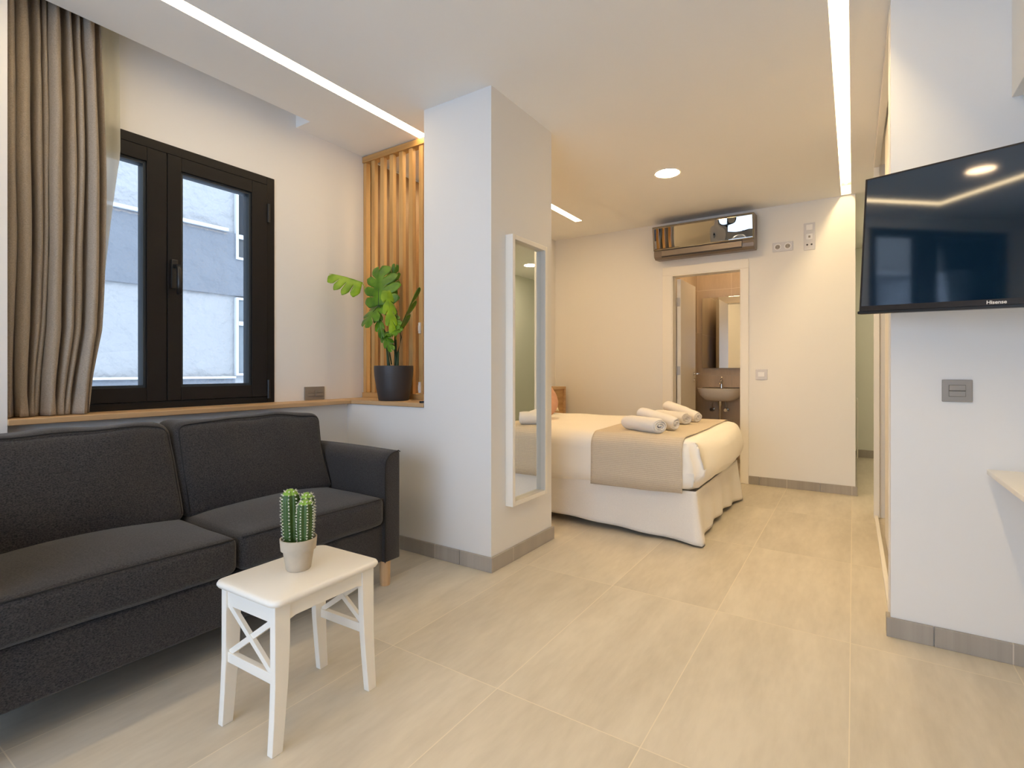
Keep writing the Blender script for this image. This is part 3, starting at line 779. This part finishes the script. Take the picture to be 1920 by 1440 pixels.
def monstera():
    cx, cy, z = -2.475, 2.366, .889
    t = thing('potted_monstera', 'leafy green split-leaf plant in a dark grey pot on the oak ledge', 'plant', (cx, cy, z))
    bm = BM(); lathe(bm, (cx, cy, z), [(.06, 0), (.092, 0), (.096, .004), (.110, .08), (.122, .16), (.125, .20), (.124, .222), (.119, .223), (.117, .20), (.05, .19)], 56)
    obj('pot', bm, M['potgrey'], t, smooth=True, angle=50)
    bm = BM(); lathe(bm, (cx, cy, z + .195), [(.1165, 0), (.09, .004), (.03, .006)], 32); obj('soil', bm, M['soil'], t, smooth=True)
    zs = z + .19
    stems = [  # base offset, via, top
        ((-.040, .0), (-2.535, 2.365, 1.23), (-2.555, 2.34, 1.33)),
        ((.0, .02), (-2.475, 2.38, 1.30), (-2.50, 2.36, 1.45)),
        ((.035, -.01), (-2.44, 2.37, 1.20), (-2.44, 2.36, 1.34)),
    ]
    trunk = BM()
    for (o, v, tp) in stems: tube(trunk, [(cx + o[0], cy + o[1], zs), ((cx + o[0] + v[0]) / 2, (cy + o[1] + v[1]) / 2, (zs + v[2]) / 2 - .02), v], [.012, .010, .008], 10)
    obj('stem', trunk, M['stem'], t, smooth=True)
    # leaves: (petiole start, leaf base, tip, normal, half width, droop, nl, light)
    LV = [
        ((-2.52, 2.365, 1.25), (-2.700, 2.30, 1.660), (-2.800, 2.165, 1.705), (.62, -.50, .55), .150, .02, 4, 1, (.22, 1)),
        ((-2.49, 2.37, 1.30), (-2.545, 2.30, 1.500), (-2.577, 2.33, 1.722), (.30, -1, .15), .165, .02, 4, 0, (1, .85)),
        ((-2.47, 2.38, 1.32), (-2.555, 2.33, 1.515), (-2.600, 2.235, 1.400), (-.05, -1, .75), .120, .10, 3, 0, (1, .9)),
        ((-2.46, 2.40, 1.33), (-2.560, 2.41, 1.570), (-2.523, 2.42, 1.745), (.9, -.6, .1), .060, .02, 4, 0, (1, .8)),
        ((-2.46, 2.37, 1.28), (-2.490, 2.32, 1.590), (-2.405, 2.29, 1.350), (.95, -.5, .25), .052, .03, 4, 1, (1, 1)),
        ((-2.44, 2.37, 1.20), (-2.402, 2.345, 1.345), (-2.240, 2.32, 1.545), (-.70, -.25, .50), .060, -.03, 3, 0, (.5, 1)),
        ((-2.50, 2.37, 1.12), (-2.545, 2.29, 1.450), (-2.485, 2.27, 1.315), (.35, -1, .35), .062, .03, 3, 0, (.8, .5)),
        ((-2.45, 2.37, 1.15), (-2.505, 2.31, 1.320), (-2.360, 2.26, 1.325), (.2, -.75, .8), .062, .12, 3, 0, (.6, 1)),
        ((-2.45, 2.37, 1.15), (-2.50, 2.30, 1.310), (-2.405, 2.27, 1.225), (.3, -1, .5), .045, .05, 3, 0, (1, 1)),
        ((-2.47, 2.38, 1.3), (-2.47, 2.35, 1.43), (-2.385, 2.32, 1.345), (.4, -.9, .3), .045, .05, 3, 0, (1, 1)),
    ]
    for (ps, b, tp, n, wd, dr, nl, li, ss) in LV:
        b, tp = Vector(b), Vector(tp)
        bm = BM(); leaf(bm, b, tp, n, wd, dr, nl, side_scale=ss)
        o = obj('leaf', bm, M['leafl'] if li else M['leaf'], t, smooth=True, solid=.0008)
        bm = BM(); mid = (Vector(ps) + b) / 2 + Vector((.012, .01, .02)); tube(bm, [ps, mid, b, b + (tp - b) * .5], [.0045, .0038, .003, .0012], 8)
        obj('leaf_stalk', bm, M['leafl'] if li else M['stem'], o, smooth=True)
monstera()

tag(obj('black_clip', bx((-2.128, 2.235, .8895), (-2.1075, 2.262, .902), .003), M['black']), 'tiny black clip on the oak ledge against the column edge', 'clip')

# ------------------------------------------------------------------ switches and sockets
def plate_sill():
    t = thing('switch_plate', 'wide taupe double switch plate standing on the oak sill by the window', 'switch', (WX, 2.10, .90))
    obj('plate', bx((WX, 2.027, .8905), (WX + .009, 2.175, .976), .002), M['plate'], t)
    for y in (2.045, 2.107):
        for z in (.915, .9375):
            obj('rocker', bx((WX + .009, y, z), (WX + .013, y + .05, z + .019), .001), M['plate'], t)
plate_sill()
def plate_tv():
    t = thing('switch_plate', 'taupe switch plate with two rockers on the white wall below the television', 'switch', (.333, 2.61, 1.0))
    obj('plate', bx((.288, 2.601, .960), (.378, 2.61, 1.045), .002), M['plate'], t)
    obj('rocker_surround', bx((.308, 2.5995, .980), (.358, 2.601, 1.025)), M['platedark'], t)
    for z in (.9805, .9035 + .1): obj('rocker', bx((.3087, 2.5965, z + .0005), (.3573, 2.5995, z + .0205), .001), M['plate'], t)
plate_tv()
def small_switch():
    t = thing('switch_plate', 'small pale grey light switch beside the bathroom doorway', 'switch', (-.722, FY, 1.04))
    obj('plate', bx((-.773, FY - .009, .995), (-.672, FY, 1.092), .003), M['socket'], t)
    obj('rocker', bx((-.752, FY - .014, 1.022), (-.695, FY - .009, 1.066), .002), M['socketw'], t)
small_switch()
def sockets():
    t = thing('wall_socket', 'double power socket on the wall right of the air conditioner', 'socket', (-.545, FY, 2.22))
    obj('plate', bx((-.628, FY - .009, 2.182), (-.461, FY, 2.268), .003), M['socket'], t)
    for x in (-.586, -.503):
        bm = BM(); tube(bm, [(x, FY - .0092, 2.225), (x, FY - .0125, 2.225)], .029, 28)
        f = obj('socket_face', bm, M['socketw'], t)
        bm = BM(); tube(bm, [(x, FY - .0126, 2.225), (x, FY - .0132, 2.225)], .021, 24); d = obj('socket_well', bm, M['plate'], t)
        bm = BM()
        for dx in (-.009, .009): tube(bm, [(x + dx, FY - .0133, 2.225), (x + dx, FY - .0139, 2.225)], .0035, 8)
        obj('pin_holes', bm, M['black'], d)
    t = thing('wall_socket', 'tall three-part wall plate with switch and antenna outlets near the ceiling', 'socket', (-.33, FY, 2.29))
    obj('plate', bx((-.375, FY - .009, 2.168), (-.285, FY, 2.412), .003), M['socket'], t)
    obj('rocker', bx((-.355, FY - .014, 2.345), (-.305, FY - .009, 2.395), .002), M['socketw'], t)
    a = obj('data_outlet', bx((-.355, FY - .013, 2.262), (-.305, FY - .009, 2.312), .002), M['socketw'], t)
    obj('port', bx((-.338, FY - .0136, 2.276), (-.322, FY - .013, 2.296)), M['plate'], a)
    for x in (-.347, -.313):
        bm = BM(); tube(bm, [(x, FY - .0092, 2.215), (x, FY - .012, 2.215)], .008, 12); obj('antenna_port', bm, M['black'], t)
sockets()

# ------------------------------------------------------------------ air conditioner
def aircon():
    X0, X1, Y0 = -1.690, -.760, 5.17
    t = thing('air_conditioner', 'wall-mounted air conditioner with a mirrored front above the bathroom door', 'air conditioner', ((X0 + X1) / 2, FY, 2.22))
    prof = [(FY - .001, 2.235), (FY - .03, 2.215), (Y0 + .05, 2.205), (Y0 + .012, 2.225), (Y0 + .004, 2.26), (Y0 + .010, 2.29), (Y0 - .026, 2.505), (Y0 + .01, 2.535), (FY - .02, 2.55), (FY - .001, 2.55)]
    bm = BM(); hexa(bm, [(X0, y, z) for y, z in prof], [(X1, y, z) for y, z in prof])
    obj('housing', bm, M['actaupe'], t, bev=.004)
    n = 30
    def f(s, q):
        x = X0 - .002 + (X1 - X0 + .004) * s; z = 2.290 + .232 * q
        return (x, Y0 + .002 - .038 * q + .006 * math.sin(PI * q) + .0008 * math.sin(s * 31) * (s > .6) * math.sin(q * 5), z)
    bm = BM(); g = gridsurf(bm, f, 60, 12)
    obj('mirror_panel', bm, M['acmirror'], t, smooth=True, solid=.004)
    obj('louvre', bx((X0 + .08, Y0 - .006, 2.228), (X1 - .10, Y0 + .004, 2.284), .004), M['actaupe'], t)
    obj('vent_gap', bx((X0 + .08, Y0 + .004, 2.2205), (X1 - .10, Y0 + .03, 2.2275)), M['acdark'], t)
aircon()

# ------------------------------------------------------------------ television
def tv():
    r = Vector((.9079, -.41545, -.045)).normalized(); n = Vector((-.41545, -.9079, 0)).normalized(); up = n.cross(r).normalized(); BL = Vector((.0195, 2.434, 1.311))
    W, Hh = .90, .508
    t = thing('television', 'black flat-screen television on a swivel arm at the corner of the white wall', 'television', BL + r * W / 2 + up * Hh / 2 - n * .03)
    R3 = Matrix((r, up, n)).transposed()
    def loc(bm):
        for v in bm.verts: v.co = BL + R3 @ v.co
        return bm
    obj('screen', loc(bx((.006, .020, -.006), (W - .006, Hh - .005, 0))), M['screen'], t)
    bm = BM(); box(bm, (0, .0, -.014), (.006, Hh, .0012)); box(bm, (W - .006, 0, -.014), (W, Hh, .0012)); box(bm, (.006, Hh - .005, -.014), (W - .006, Hh, .0012)); box(bm, (.006, 0, -.014), (W - .006, .020, .0012))
    bz = obj('bezel', loc(bm), M['bezel'], t)
    bm = BM(); box(bm, (.004, .004, -.020), (W - .004, Hh - .004, -.0141)); box(bm, (.10, .02, -.055), (W - .10, Hh * .62, -.0201), .012)
    obj('back_cover', loc(bm), M['black'], t)
    bm = BM(); box(bm, (-.008, -.010, -.030), (W * .56, .001, -.002), .002); box(bm, (.60 * W, -.012, -.03), (W, -.001, -.004), .002)
    obj('bottom_trim', loc(bm), M['black'], t)
    bm = BM(); box(bm, (W / 2 - .12, Hh * .3, -.065), (W / 2 + .12, Hh * .62, -.056))
    obj('mount_plate', loc(bm), M['black'], t)
    c = BL + r * W / 2 + up * Hh * .46 - n * .066
    wall = Vector((c.x + .05, 2.609, c.z))
    el = Vector((c.x + .16, (c.y + 2.609) / 2, c.z))
    bm = BM(); tube(bm, [c, el], .016, 10); tube(bm, [el, wall], .016, 10); box(bm, (wall.x - .06, 2.598, c.z - .12), (wall.x + .06, 2.609, c.z + .12))
    obj('swivel_arm', bm, M['black'], t)
    # writing on the lower bezel
    cu = bpy.data.curves.new('logo', 'FONT'); cu.body = 'Hisense'; cu.size = .016; cu.extrude = .0002; cu.offset = .0003
    tmp = bpy.data.objects.new('logo_tmp', cu); C.objects.link(tmp); dg = bpy.context.evaluated_depsgraph_get()
    me = bpy.data.meshes.new_from_object(tmp.evaluated_get(dg)); bpy.data.objects.remove(tmp)
    bm = BM(); bm.from_mesh(me)
    wd = max(v.co.x for v in bm.verts)
    for v in bm.verts: v.co = Vector((v.co.x - wd / 2 + .405, v.co.y + .0045, v.co.z + .0016))
    obj('logo', loc(bm), M['logo'], bz)
tv()

# ------------------------------------------------------------------ tall mirror on the column
def mirror():
    t = thing('wall_mirror', 'tall narrow white-framed mirror hung on the column side facing the bed passage', 'mirror', (-1.62, 2.6, .32))
    X0, X1 = -1.6195, -1.570; Y0, Y1, Z0, Z1 = 2.388, 2.775, .325, 1.838; f = .026
    bm = BM(); box(bm, (X0, Y0, Z0), (X1, Y0 + f, Z1)); box(bm, (X0, Y1 - f, Z0), (X1, Y1, Z1)); box(bm, (X0, Y0 + f, Z0), (X1, Y1 - f, Z0 + f)); box(bm, (X0, Y0 + f, Z1 - f), (X1, Y1 - f, Z1))
    obj('frame', bm, M['lacquer'], t, bev=.002)
    obj('mirror_glass', bx((-1.606, Y0 + f, Z0 + f), (-1.602, Y1 - f, Z1 - f)), M['mirror'], t)
    obj('backing', bx((X0 + .002, Y0 + f, Z0 + f), (-1.6061, Y1 - f, Z1 - f)), M['black'], t)
mirror()

# ------------------------------------------------------------------ wardrobe niche and sliding door
def wardrobe():
    t = thing('wardrobe', 'built-in wardrobe niche with a cream frame behind the television wall', 'wardrobe', (.45, 3.7, 0))
    bm = BM(); box(bm, (.125, 4.62, 0), (.160, 4.66, CZ - .002)); box(bm, (.125, 2.701, 0), (.160, 2.74, CZ - .002)); box(bm, (.125, 2.74, CZ - .045), (.160, 4.62, CZ - .002))
    obj('frame', bm, M['white'], t, bev=.002)
    obj('floor_track', bx((.130, 2.74, 0), (.150, 4.62, .022), .002), M['white'], t)
    obj('side_panel', bx((.160, 4.66, 0), (.798, 4.715, 2.36)), M['white'], t)
    obj('back_panel', bx((.775, 2.705, .0), (.798, 4.655, 2.58)), M['white'], t)
    obj('shelf', bx((.30, 2.71, 2.10), (.774, 4.655, 2.125)), M['white'], t)
    obj('sliding_door', bx((.168, 2.742, .024), (.196, 4.05, CZ - .05), .002), M['white'], t)
    bm = BM(); tube(bm, [(.50, 2.706, 1.98), (.50, 4.655, 1.98)], .012, 12); obj('hanging_rail', bm, M['chrome'], t, smooth=True)
wardrobe()

# desk and cabinet on the tv wall
t = thing('wall_desk', 'white wall-mounted desk board at the corner under the television', 'desk', (1.0, 2.3, .69))
obj('desktop', bx((.419, 1.75, .691), (1.599, 2.609, .709), .002), M['lacquer'], t)
bm = BM(); box(bm, (.60, 2.20, .665), (.63, 2.609, .6905)); box(bm, (.60, 2.58, .40), (.63, 2.609, .665)); obj('bracket', bm, M['white'], t)
bm = BM(); box(bm, (1.30, 2.20, .665), (1.33, 2.609, .6905)); box(bm, (1.30, 2.58, .40), (1.33, 2.609, .665)); obj('bracket', bm, M['white'], t)
t = thing('wall_cabinet', 'white wall cabinet high on the wall above the television', 'cabinet', (1.0, 2.45, 2.09))
obj('body', bx((.488, 2.26, 2.088), (1.599, 2.609, CZ - .001), .002), M['white'], t)
obj('light_valance', bx((.515, 2.40, 2.062), (1.58, 2.59, 2.0875), .003), M['white'], t)

# ------------------------------------------------------------------ bed
BX0, BX1, BY0, BY1 = -2.70, -.815, 3.30, 4.66
def bed():
    t = thing('bed', 'double bed with a pale linen skirt standing against the far wall side', 'bed', (-1.75, 4.0, 0))
    obj('bed_base', bx((BX0, BY0 + .04, .12), (BX1 - .05, BY1 - .04, .285), .01), M['skirt'], t)
    for x in (BX0 + .1, BX1 - .18):
        for y in (BY0 + .12, BY1 - .12):
            bm = BM(); lathe(bm, (x, y, 0), [(.03, 0), (.03, .12)], 16); obj('leg', bm, M['black'], t)
    # skirt: near side, foot, far side; flared at the two foot corners
    path = []
    N1, N2 = 60, 50
    for i in range(N1): path.append((BX0 + (BX1 - BX0) * i / (N1 - 1), BY0, 0, -1))
    for i in range(1, N2): path.append((BX1, BY0 + (BY1 - BY0) * i / (N2 - 1), 1, 0))
    for i in range(1, N1): path.append((BX1 - (BX1 - BX0) * i / (N1 - 1), BY1, 0, 1))
    n = len(path)
    def f(s, q):
        i = min(n - 1, int(round(s * (n - 1)))); x, y, nx, ny = path[i]
        dc = min(math.hypot(x - BX1, y - BY0), math.hypot(x - BX1, y - BY1))
        fl_ = math.exp(-(dc / .12) ** 2)
        hem = .012 + .045 * min(1, abs(x - BX1) / 1.0) * (1 if ny else 0) + .03 * min(1, dc / .5) * (1 if nx else 0)
        z = .330 + (hem - .330) * q
        wv = .010 * math.sin(i * .55) * q + .012 * noise.noise(Vector((x * 5, y * 5, q * 1.5))) * q
        cx_ = .6 * fl_ * .055 * q
        if dc < 1e-6: nx, ny = .7, -.7 if y < 4 else .7
        ox = nx * (wv + .010 * q) + cx_ * 1.0
        oy = ny * (wv + .010 * q) + (-cx_ if y < 4 else cx_ * .3)
        return (x + ox, y + oy, z)
    bm = BM(); gridsurf(bm, f, n, 16)
    obj('bed_skirt', bm, M['skirt'], t, smooth=True, solid=.002)
bed()
DLO, DHI = (-2.66, 3.248, .325), (-.772, 4.715, .655)
def duvet():
    def df(p, u):
        # puffed foot end, gathered at the near corner, slightly lifted hem on the near side
        if p.x > -1.0:
            k = min(1, (p.x + 1.0) / .2); p.x += .012 * math.sin(p.z * 30) * k * abs(u[1]) ** 2
            dc = math.hypot(p.x + .80, p.y - 3.30)
            g = math.exp(-(dc / .12) ** 2); ang = math.atan2(p.y - 3.42, p.x + .95)
            p.x += .014 * g * math.sin(ang * 18 + p.z * 14); p.y += .014 * g * math.sin(ang * 18 + p.z * 14 + 1)
        if u[2] < 0 and p.x < -1.0: p.z -= .035 * min(1, (-1.0 - p.x) / .8) * -u[2]
        return p
    bm = rbox(BM(), DLO, DHI, .095, (.034, .004, .010), 26, .007, 4.5, 2, df)
    tag(obj('duvet', bm, M['sheet'], smooth=True), 'plump white cotton duvet covering the double bed', 'duvet')
duvet()
def runner():
    bm = BM(); e = .006; r = .095
    y0, y1, zt = DLO[1] - e, DHI[1] + e, DHI[2] + e
    prof = [(y0 - .002, .322), (y0, .40), (y0, .50)]
    for k in range(0, 9): a = PI / 2 * k / 8; prof.append((y0 + r * (1 - math.cos(a)), zt - r + r * math.sin(a)))
    for k in range(1, 16): prof.append((y0 + r + (y1 - y0 - 2 * r) * k / 16, zt))
    for k in range(0, 9): a = PI / 2 * k / 8; prof.append((y1 - r * (1 - math.sin(a)) , zt - r * (1 - math.cos(a))))
    prof += [(y1, .50), (y1, .34)]
    m = len(prof)
    def f(s, q):
        x = -1.495 + (.60 + .015) * s
        y, z = prof[min(m - 1, int(round(q * (m - 1))))]
        top = max(0, min(1, (z - .60) / .05))
        uy = (y - (y0 + y1) / 2) / ((y1 - y0) / 2); xm = (-1.9 + 1.706) 
        ux = (x + 1.706) / .954
        z += .012 * (1 - ux ** 2) * (1 - min(1, abs(uy)) ** 2) * (z > .6)
        if z > .4 : pass
        p = Vector((x, y, z)); nv = noise.noise_vector(p * 4 + Vector((2, 2, 2))) * .006
        p += nv
        p.x += .012 * math.sin(3.5 * y + 1.0) * top * (s - .2)
        if top < .5 and abs(uy) > .9: p.y += (-.0025 if uy < 0 else .0025)
        if z < .34 and s < 1: p.z += .0 - .012 * (1 - s)
        return p
    gridsurf(bm, f, 40, m)
    tag(obj('bed_runner', bm, M['runner'], smooth=True, solid=.004), 'beige ribbed bed runner laid across the duvet near the bed foot', 'bed runner')
runner()
t = thing('headboard', 'low oak headboard with a paler cap rising behind the cushions', 'headboard', (-2.85, 4.1, 0))
obj('panel', bx((WX + .0235, 2.98, .02), (-2.755, 5.225, .872)), M['head'], t)
bm = BM(); box(bm, (WX + .0235, 2.98, .8725), (-2.735, 5.262, .900), .002); box(bm, (WX + .0235, 5.226, .02), (-2.735, 5.262, .872), .002)
obj('cap', bm, M['oak'], t)

def cushion(name, label, center, half, thick, rot, m, seed, round_=False):
    R_ = Matrix.Rotation(rot[2], 3, 'Z') @ Matrix.Rotation(rot[1], 3, 'Y') @ Matrix.Rotation(rot[0], 3, 'X')
    bm = BM(); n = 26; c = Vector(center)
    for s in (1, -1):
        def f(a, b):
            u, v = a * 2 - 1, b * 2 - 1
            if round_:
                uu = u * math.sqrt(max(0, 1 - v * v / 2)); vv = v * math.sqrt(max(0, 1 - u * u / 2)); rr = min(1, math.hypot(uu, vv))
                h = thick * math.sqrt(max(0, 1 - rr ** 3)); 
                if rr > 1e-4: h += .010 * math.sin(14 * math.atan2(vv, uu)) * rr * (1 - rr)
                p = Vector((uu * half, vv * half, s * h))
            else:
                k = 1 - .08 * (1 - abs(u)) * abs(v) ** 3; k2 = 1 - .08 * (1 - abs(v)) * abs(u) ** 3
                h = thick * ((1 - u * u) * (1 - v * v)) ** .45
                p = Vector((u * half * k2, v * half * k, s * h))
            p += noise.noise_vector(p * 9 + Vector((seed, 0, 0))) * .006
            return c + R_ @ p
        gridsurf(bm, f, n, n)
    bmesh.ops.remove_doubles(bm, verts=bm.verts, dist=.0008)
    return tag(obj(name, bm, m, smooth=True), label, 'cushion')
cushion('round_cushion', 'plump round peach-pink cushion lying on the white duvet', (-2.265, 3.86, .835), .175, .085, (math.radians(62), 0, math.radians(62)), M['pink'], 3, True)
cushion('square_cushion', 'leaf-print square cushion leaning behind the pink one', (-2.53, 4.28, .885), .235, .06, (0, math.radians(62), 0), M['print'], 6)

# ------------------------------------------------------------------ towels
def towel(label, a, b, r, flat, seed):
    """rolled towel: a spiral sheet around the line a-b"""
    a, b = Vector(a), Vector(b); ax = (b - a).normalized(); sd = ax.cross(Vector((0, 0, 1))).normalized(); up = sd.cross(ax).normalized()
    turns = 4.3; n = 110; L_ = (b - a).length; rng = random.Random(seed)
    def f(s, q):
        th = s * turns * 2 * PI; rr = .006 + (r - .006) * (s ** .8)
        end = 1 - .10 * abs(2 * q - 1) ** 6 * (s > .5)
        jit = .004 * math.sin(th * .7 + seed) * (1 if q > .5 else -1) * abs(2 * q - 1) ** 4
        p = a + ax * (L_ * q + jit) + sd * (rr * 1.18 * end * math.cos(th)) + up * (rr * flat * end * math.sin(th))
        p += noise.noise_vector(p * 14 + Vector((seed, 0, 0))) * .0035
        return p
    bm = BM(); gridsurf(bm, f, n, 22)
    o = obj('rolled_towel', bm, M['towel'], smooth=True, solid=.0085, subsurf=1)
    return tag(o, label, 'towel', 'rolled white towels on the bed')
towel('rolled white towel with its spiral end facing out, lowest and nearest the bed edge', (-1.340, 3.530, .714), (-1.055, 3.365, .713), .058, .84, 1)
towel('rolled white towel propped on the towel nearest the bed edge', (-1.300, 3.695, .768), (-1.015, 3.590, .710), .047, .92, 2)
towel('rolled white towel lying between two tilted towels, spiral end showing', (-1.345, 4.20, .714), (-1.060, 4.03, .712), .053, .84, 3)
towel('rolled white towel tilted highest, nearest the bathroom door', (-1.325, 4.40, .786), (-1.030, 4.25, .708), .044, .9, 4)

# ------------------------------------------------------------------ bathroom
def bathroom():
    BW = 6.75
    t = thing('washbasin', 'white ceramic washbasin with chrome tap on the bathroom wall', 'washbasin', (-1.36, BW, .75))
    bm = BM(); cx = -1.345
    def ring(hx_, y0, z, inn=0):
        pts = []
        for k in range(36):
            a = PI * k / 35
            e = .55
            pts.append((cx + hx_ * (abs(math.cos(a)) ** e) * (1 if math.cos(a) > 0 else -1), BW - .002 - (BW - y0) * (math.sin(a) ** e), z))
        return pts
    lv = [(.13, 6.50, .715), (.19, 6.42, .735), (.235, 6.365, .79), (.255, 6.345, .845), (.257, 6.342, .868), (.250, 6.350, .872), (.235, 6.365, .866)]
    rings = [[bm.verts.new(p) for p in ring(*l)] for l in lv]
    inner = []
    for (h_, y0, z) in ((.20, 6.39, .84), (.13, 6.45, .79)):
        inner.append([bm.verts.new(p) for p in [(cx + (p[0] - cx), min(p[1], 6.66), p[2]) for p in ring(h_, y0, z)]])
    rings += inner
    for r0, r1 in zip(rings, rings[1:]):
        for k in range(36): bm.faces.new((r0[k], r0[(k + 1) % 36], r1[(k + 1) % 36], r1[k]))
    bm.faces.new(rings[0][::-1]); bm.faces.new(rings[-1])
    obj('basin', bm, M['ceramic'], t, smooth=True, angle=60)
    bm = BM(); tx = cx; ty = 6.69
    tube(bm, [(tx, ty, .866), (tx, ty, .935)], [.020, .018], 16); tube(bm, [(tx, ty, .935), (tx, ty, .955), (tx, ty - .01, .975)], [.018, .020, .016], 16)
    tube(bm, [(tx, ty - .01, .925), (tx, ty - .06, .940), (tx, ty - .11, .930), (tx, ty - .115, .915)], .010, 12); tube(bm, [(tx, ty, .965), (tx + .012, ty - .05, 1.0)], .006, 8)
    obj('tap', bm, M['chrome'], t, smooth=True, angle=50)
    bm = BM(); tube(bm, [(cx, 6.60, .715), (cx, 6.60, .66)], .024, 16); tube(bm, [(cx, 6.60, .66), (cx, 6.60, .44)], .014, 12)
    lathe(bm, (cx, 6.60, .36), [(.02, 0), (.035, .005), (.036, .09), (.018, .10)], 16); tube(bm, [(cx, 6.60, .42), (cx, 6.749, .42)], .014, 12)
    obj('drain_trap', bm, M['chrome'], t, smooth=True, angle=50)
    for dx in (-.115, .05):
        v = thing('angle_valve', 'chrome water valve under the washbasin, %s the drain pipe' % ('left of' if dx < 0 else 'right of'), 'valve', (cx + dx, BW, .62), 'water valves under the basin')
        x = cx + dx
        bm = BM(); tube(bm, [(x, BW - .001, .60), (x, BW - .012, .60)], [.030, .024], 20); tube(bm, [(x, BW - .01, .60), (x, BW - .055, .60)], .010, 12); obj('flange', bm, M['chrome'], v, smooth=True, angle=40)
        bm = BM(); tube(bm, [(x, BW - .05, .60), (x, BW - .085, .60)], .020, 14); obj('valve_knob', bm, M['chrome'], v, smooth=True, angle=40)
        bm = BM(); tube(bm, [(x, BW - .045, .61), (x + .0, BW - .045, .67), (x + (.03 if dx < 0 else -.02), BW - .05, .735)], .005, 8); obj('hose', bm, M['steel'], v, smooth=True)
    t = thing('bathroom_mirror', 'frameless rectangular mirror above the washbasin', 'mirror', (-1.37, BW, 1.11))
    obj('mirror_glass', bx((-1.583, BW - .024, 1.112), (-1.10, BW - .018, 1.985), .001), M['mirror'], t)
    obj('backing', bx((-1.578, BW - .0178, 1.117), (-1.105, BW - .0005, 1.98)), M['steel'], t)
bathroom()

# thin frame leaning at the corridor corner
t = thing('corridor_panel', 'thin white-edged wall panel just past the corner in the corridor', 'panel', (.02, 6.4, .2))
bm = BM(); X0 = .0305; X1 = .040
box(bm, (X0, 6.30, .19), (X1, 6.33, .79)); box(bm, (X0, 6.62, .19), (X1, 6.65, .79)); box(bm, (X0, 6.33, .76), (X1, 6.62, .79)); box(bm, (X0, 6.33, .19), (X1, 6.62, .22))
obj('frame', bm, M['white'], t)
obj('inset', bx((X0, 6.33, .22), (X0 + .004, 6.62, .76)), M['platedark'], t)

# ------------------------------------------------------------------ building across the lane
def facade():
    X = -6.5
    t = thing('opposite_building', 'white and blue-grey stucco building seen through the window', 'building', (X, 3, 0))
    obj('wall', bx((X - .3, -10, -3), (X, 9, 8)), M['facade'], t)
    obj('grey_band', bx((X, -10, 2.02), (X + .03, 9, 2.80)), M['band'], t)
    obj('ledge', bx((X, -6, 2.80), (X + .075, 3.40, 2.835)), M['fwhite'], t)
    obj('base_band', bx((X, -10, -3), (X + .02, 3.505, .985)), M['band'], t)
    obj('ledge', bx((X, -6, .985), (X + .05, 3.505, 1.01)), M['fwhite'], t)
    for (y0, y1, z0, z1, blind, kind) in ((3.509, 4.6, 2.48, 3.40, 'fblind', 0), (3.509, 4.6, 1.02, 2.0, 'fcurt', 1), (-5.95, -5.0, 2.45, 3.55, 'fglass', 0)):
        bm = BM(); f = .028
        box(bm, (X, y0, z0), (X + .05, y0 + f, z1)); box(bm, (X, y1 - f, z0), (X + .05, y1, z1)); box(bm, (X, y0 + f, z0), (X + .05, y1 - f, z0 + f)); box(bm, (X, y0 + f, z1 - f), (X + .05, y1 - f, z1))
        zm = 2.77 if kind == 0 else 1.68
        box(bm, (X, y0 + f, zm - .03), (X + .06, y1 - f, zm + .02))
        if kind == 0: box(bm, (X, y0 + .125, zm), (X + .045, y0 + .155, z1 - f))
        w_ = obj('window', bm, M['fwhite'], t)
        obj('pane', bx((X, y0 + f, zm + .02), (X + .034, y1 - f, z1 - f)), M['fglass' if kind == 0 else 'fcurt'], w_)
        obj('lower_pane', bx((X, y0 + f, z0 + f), (X + .034, y1 - f, zm - .03)), M[blind], w_)
facade()
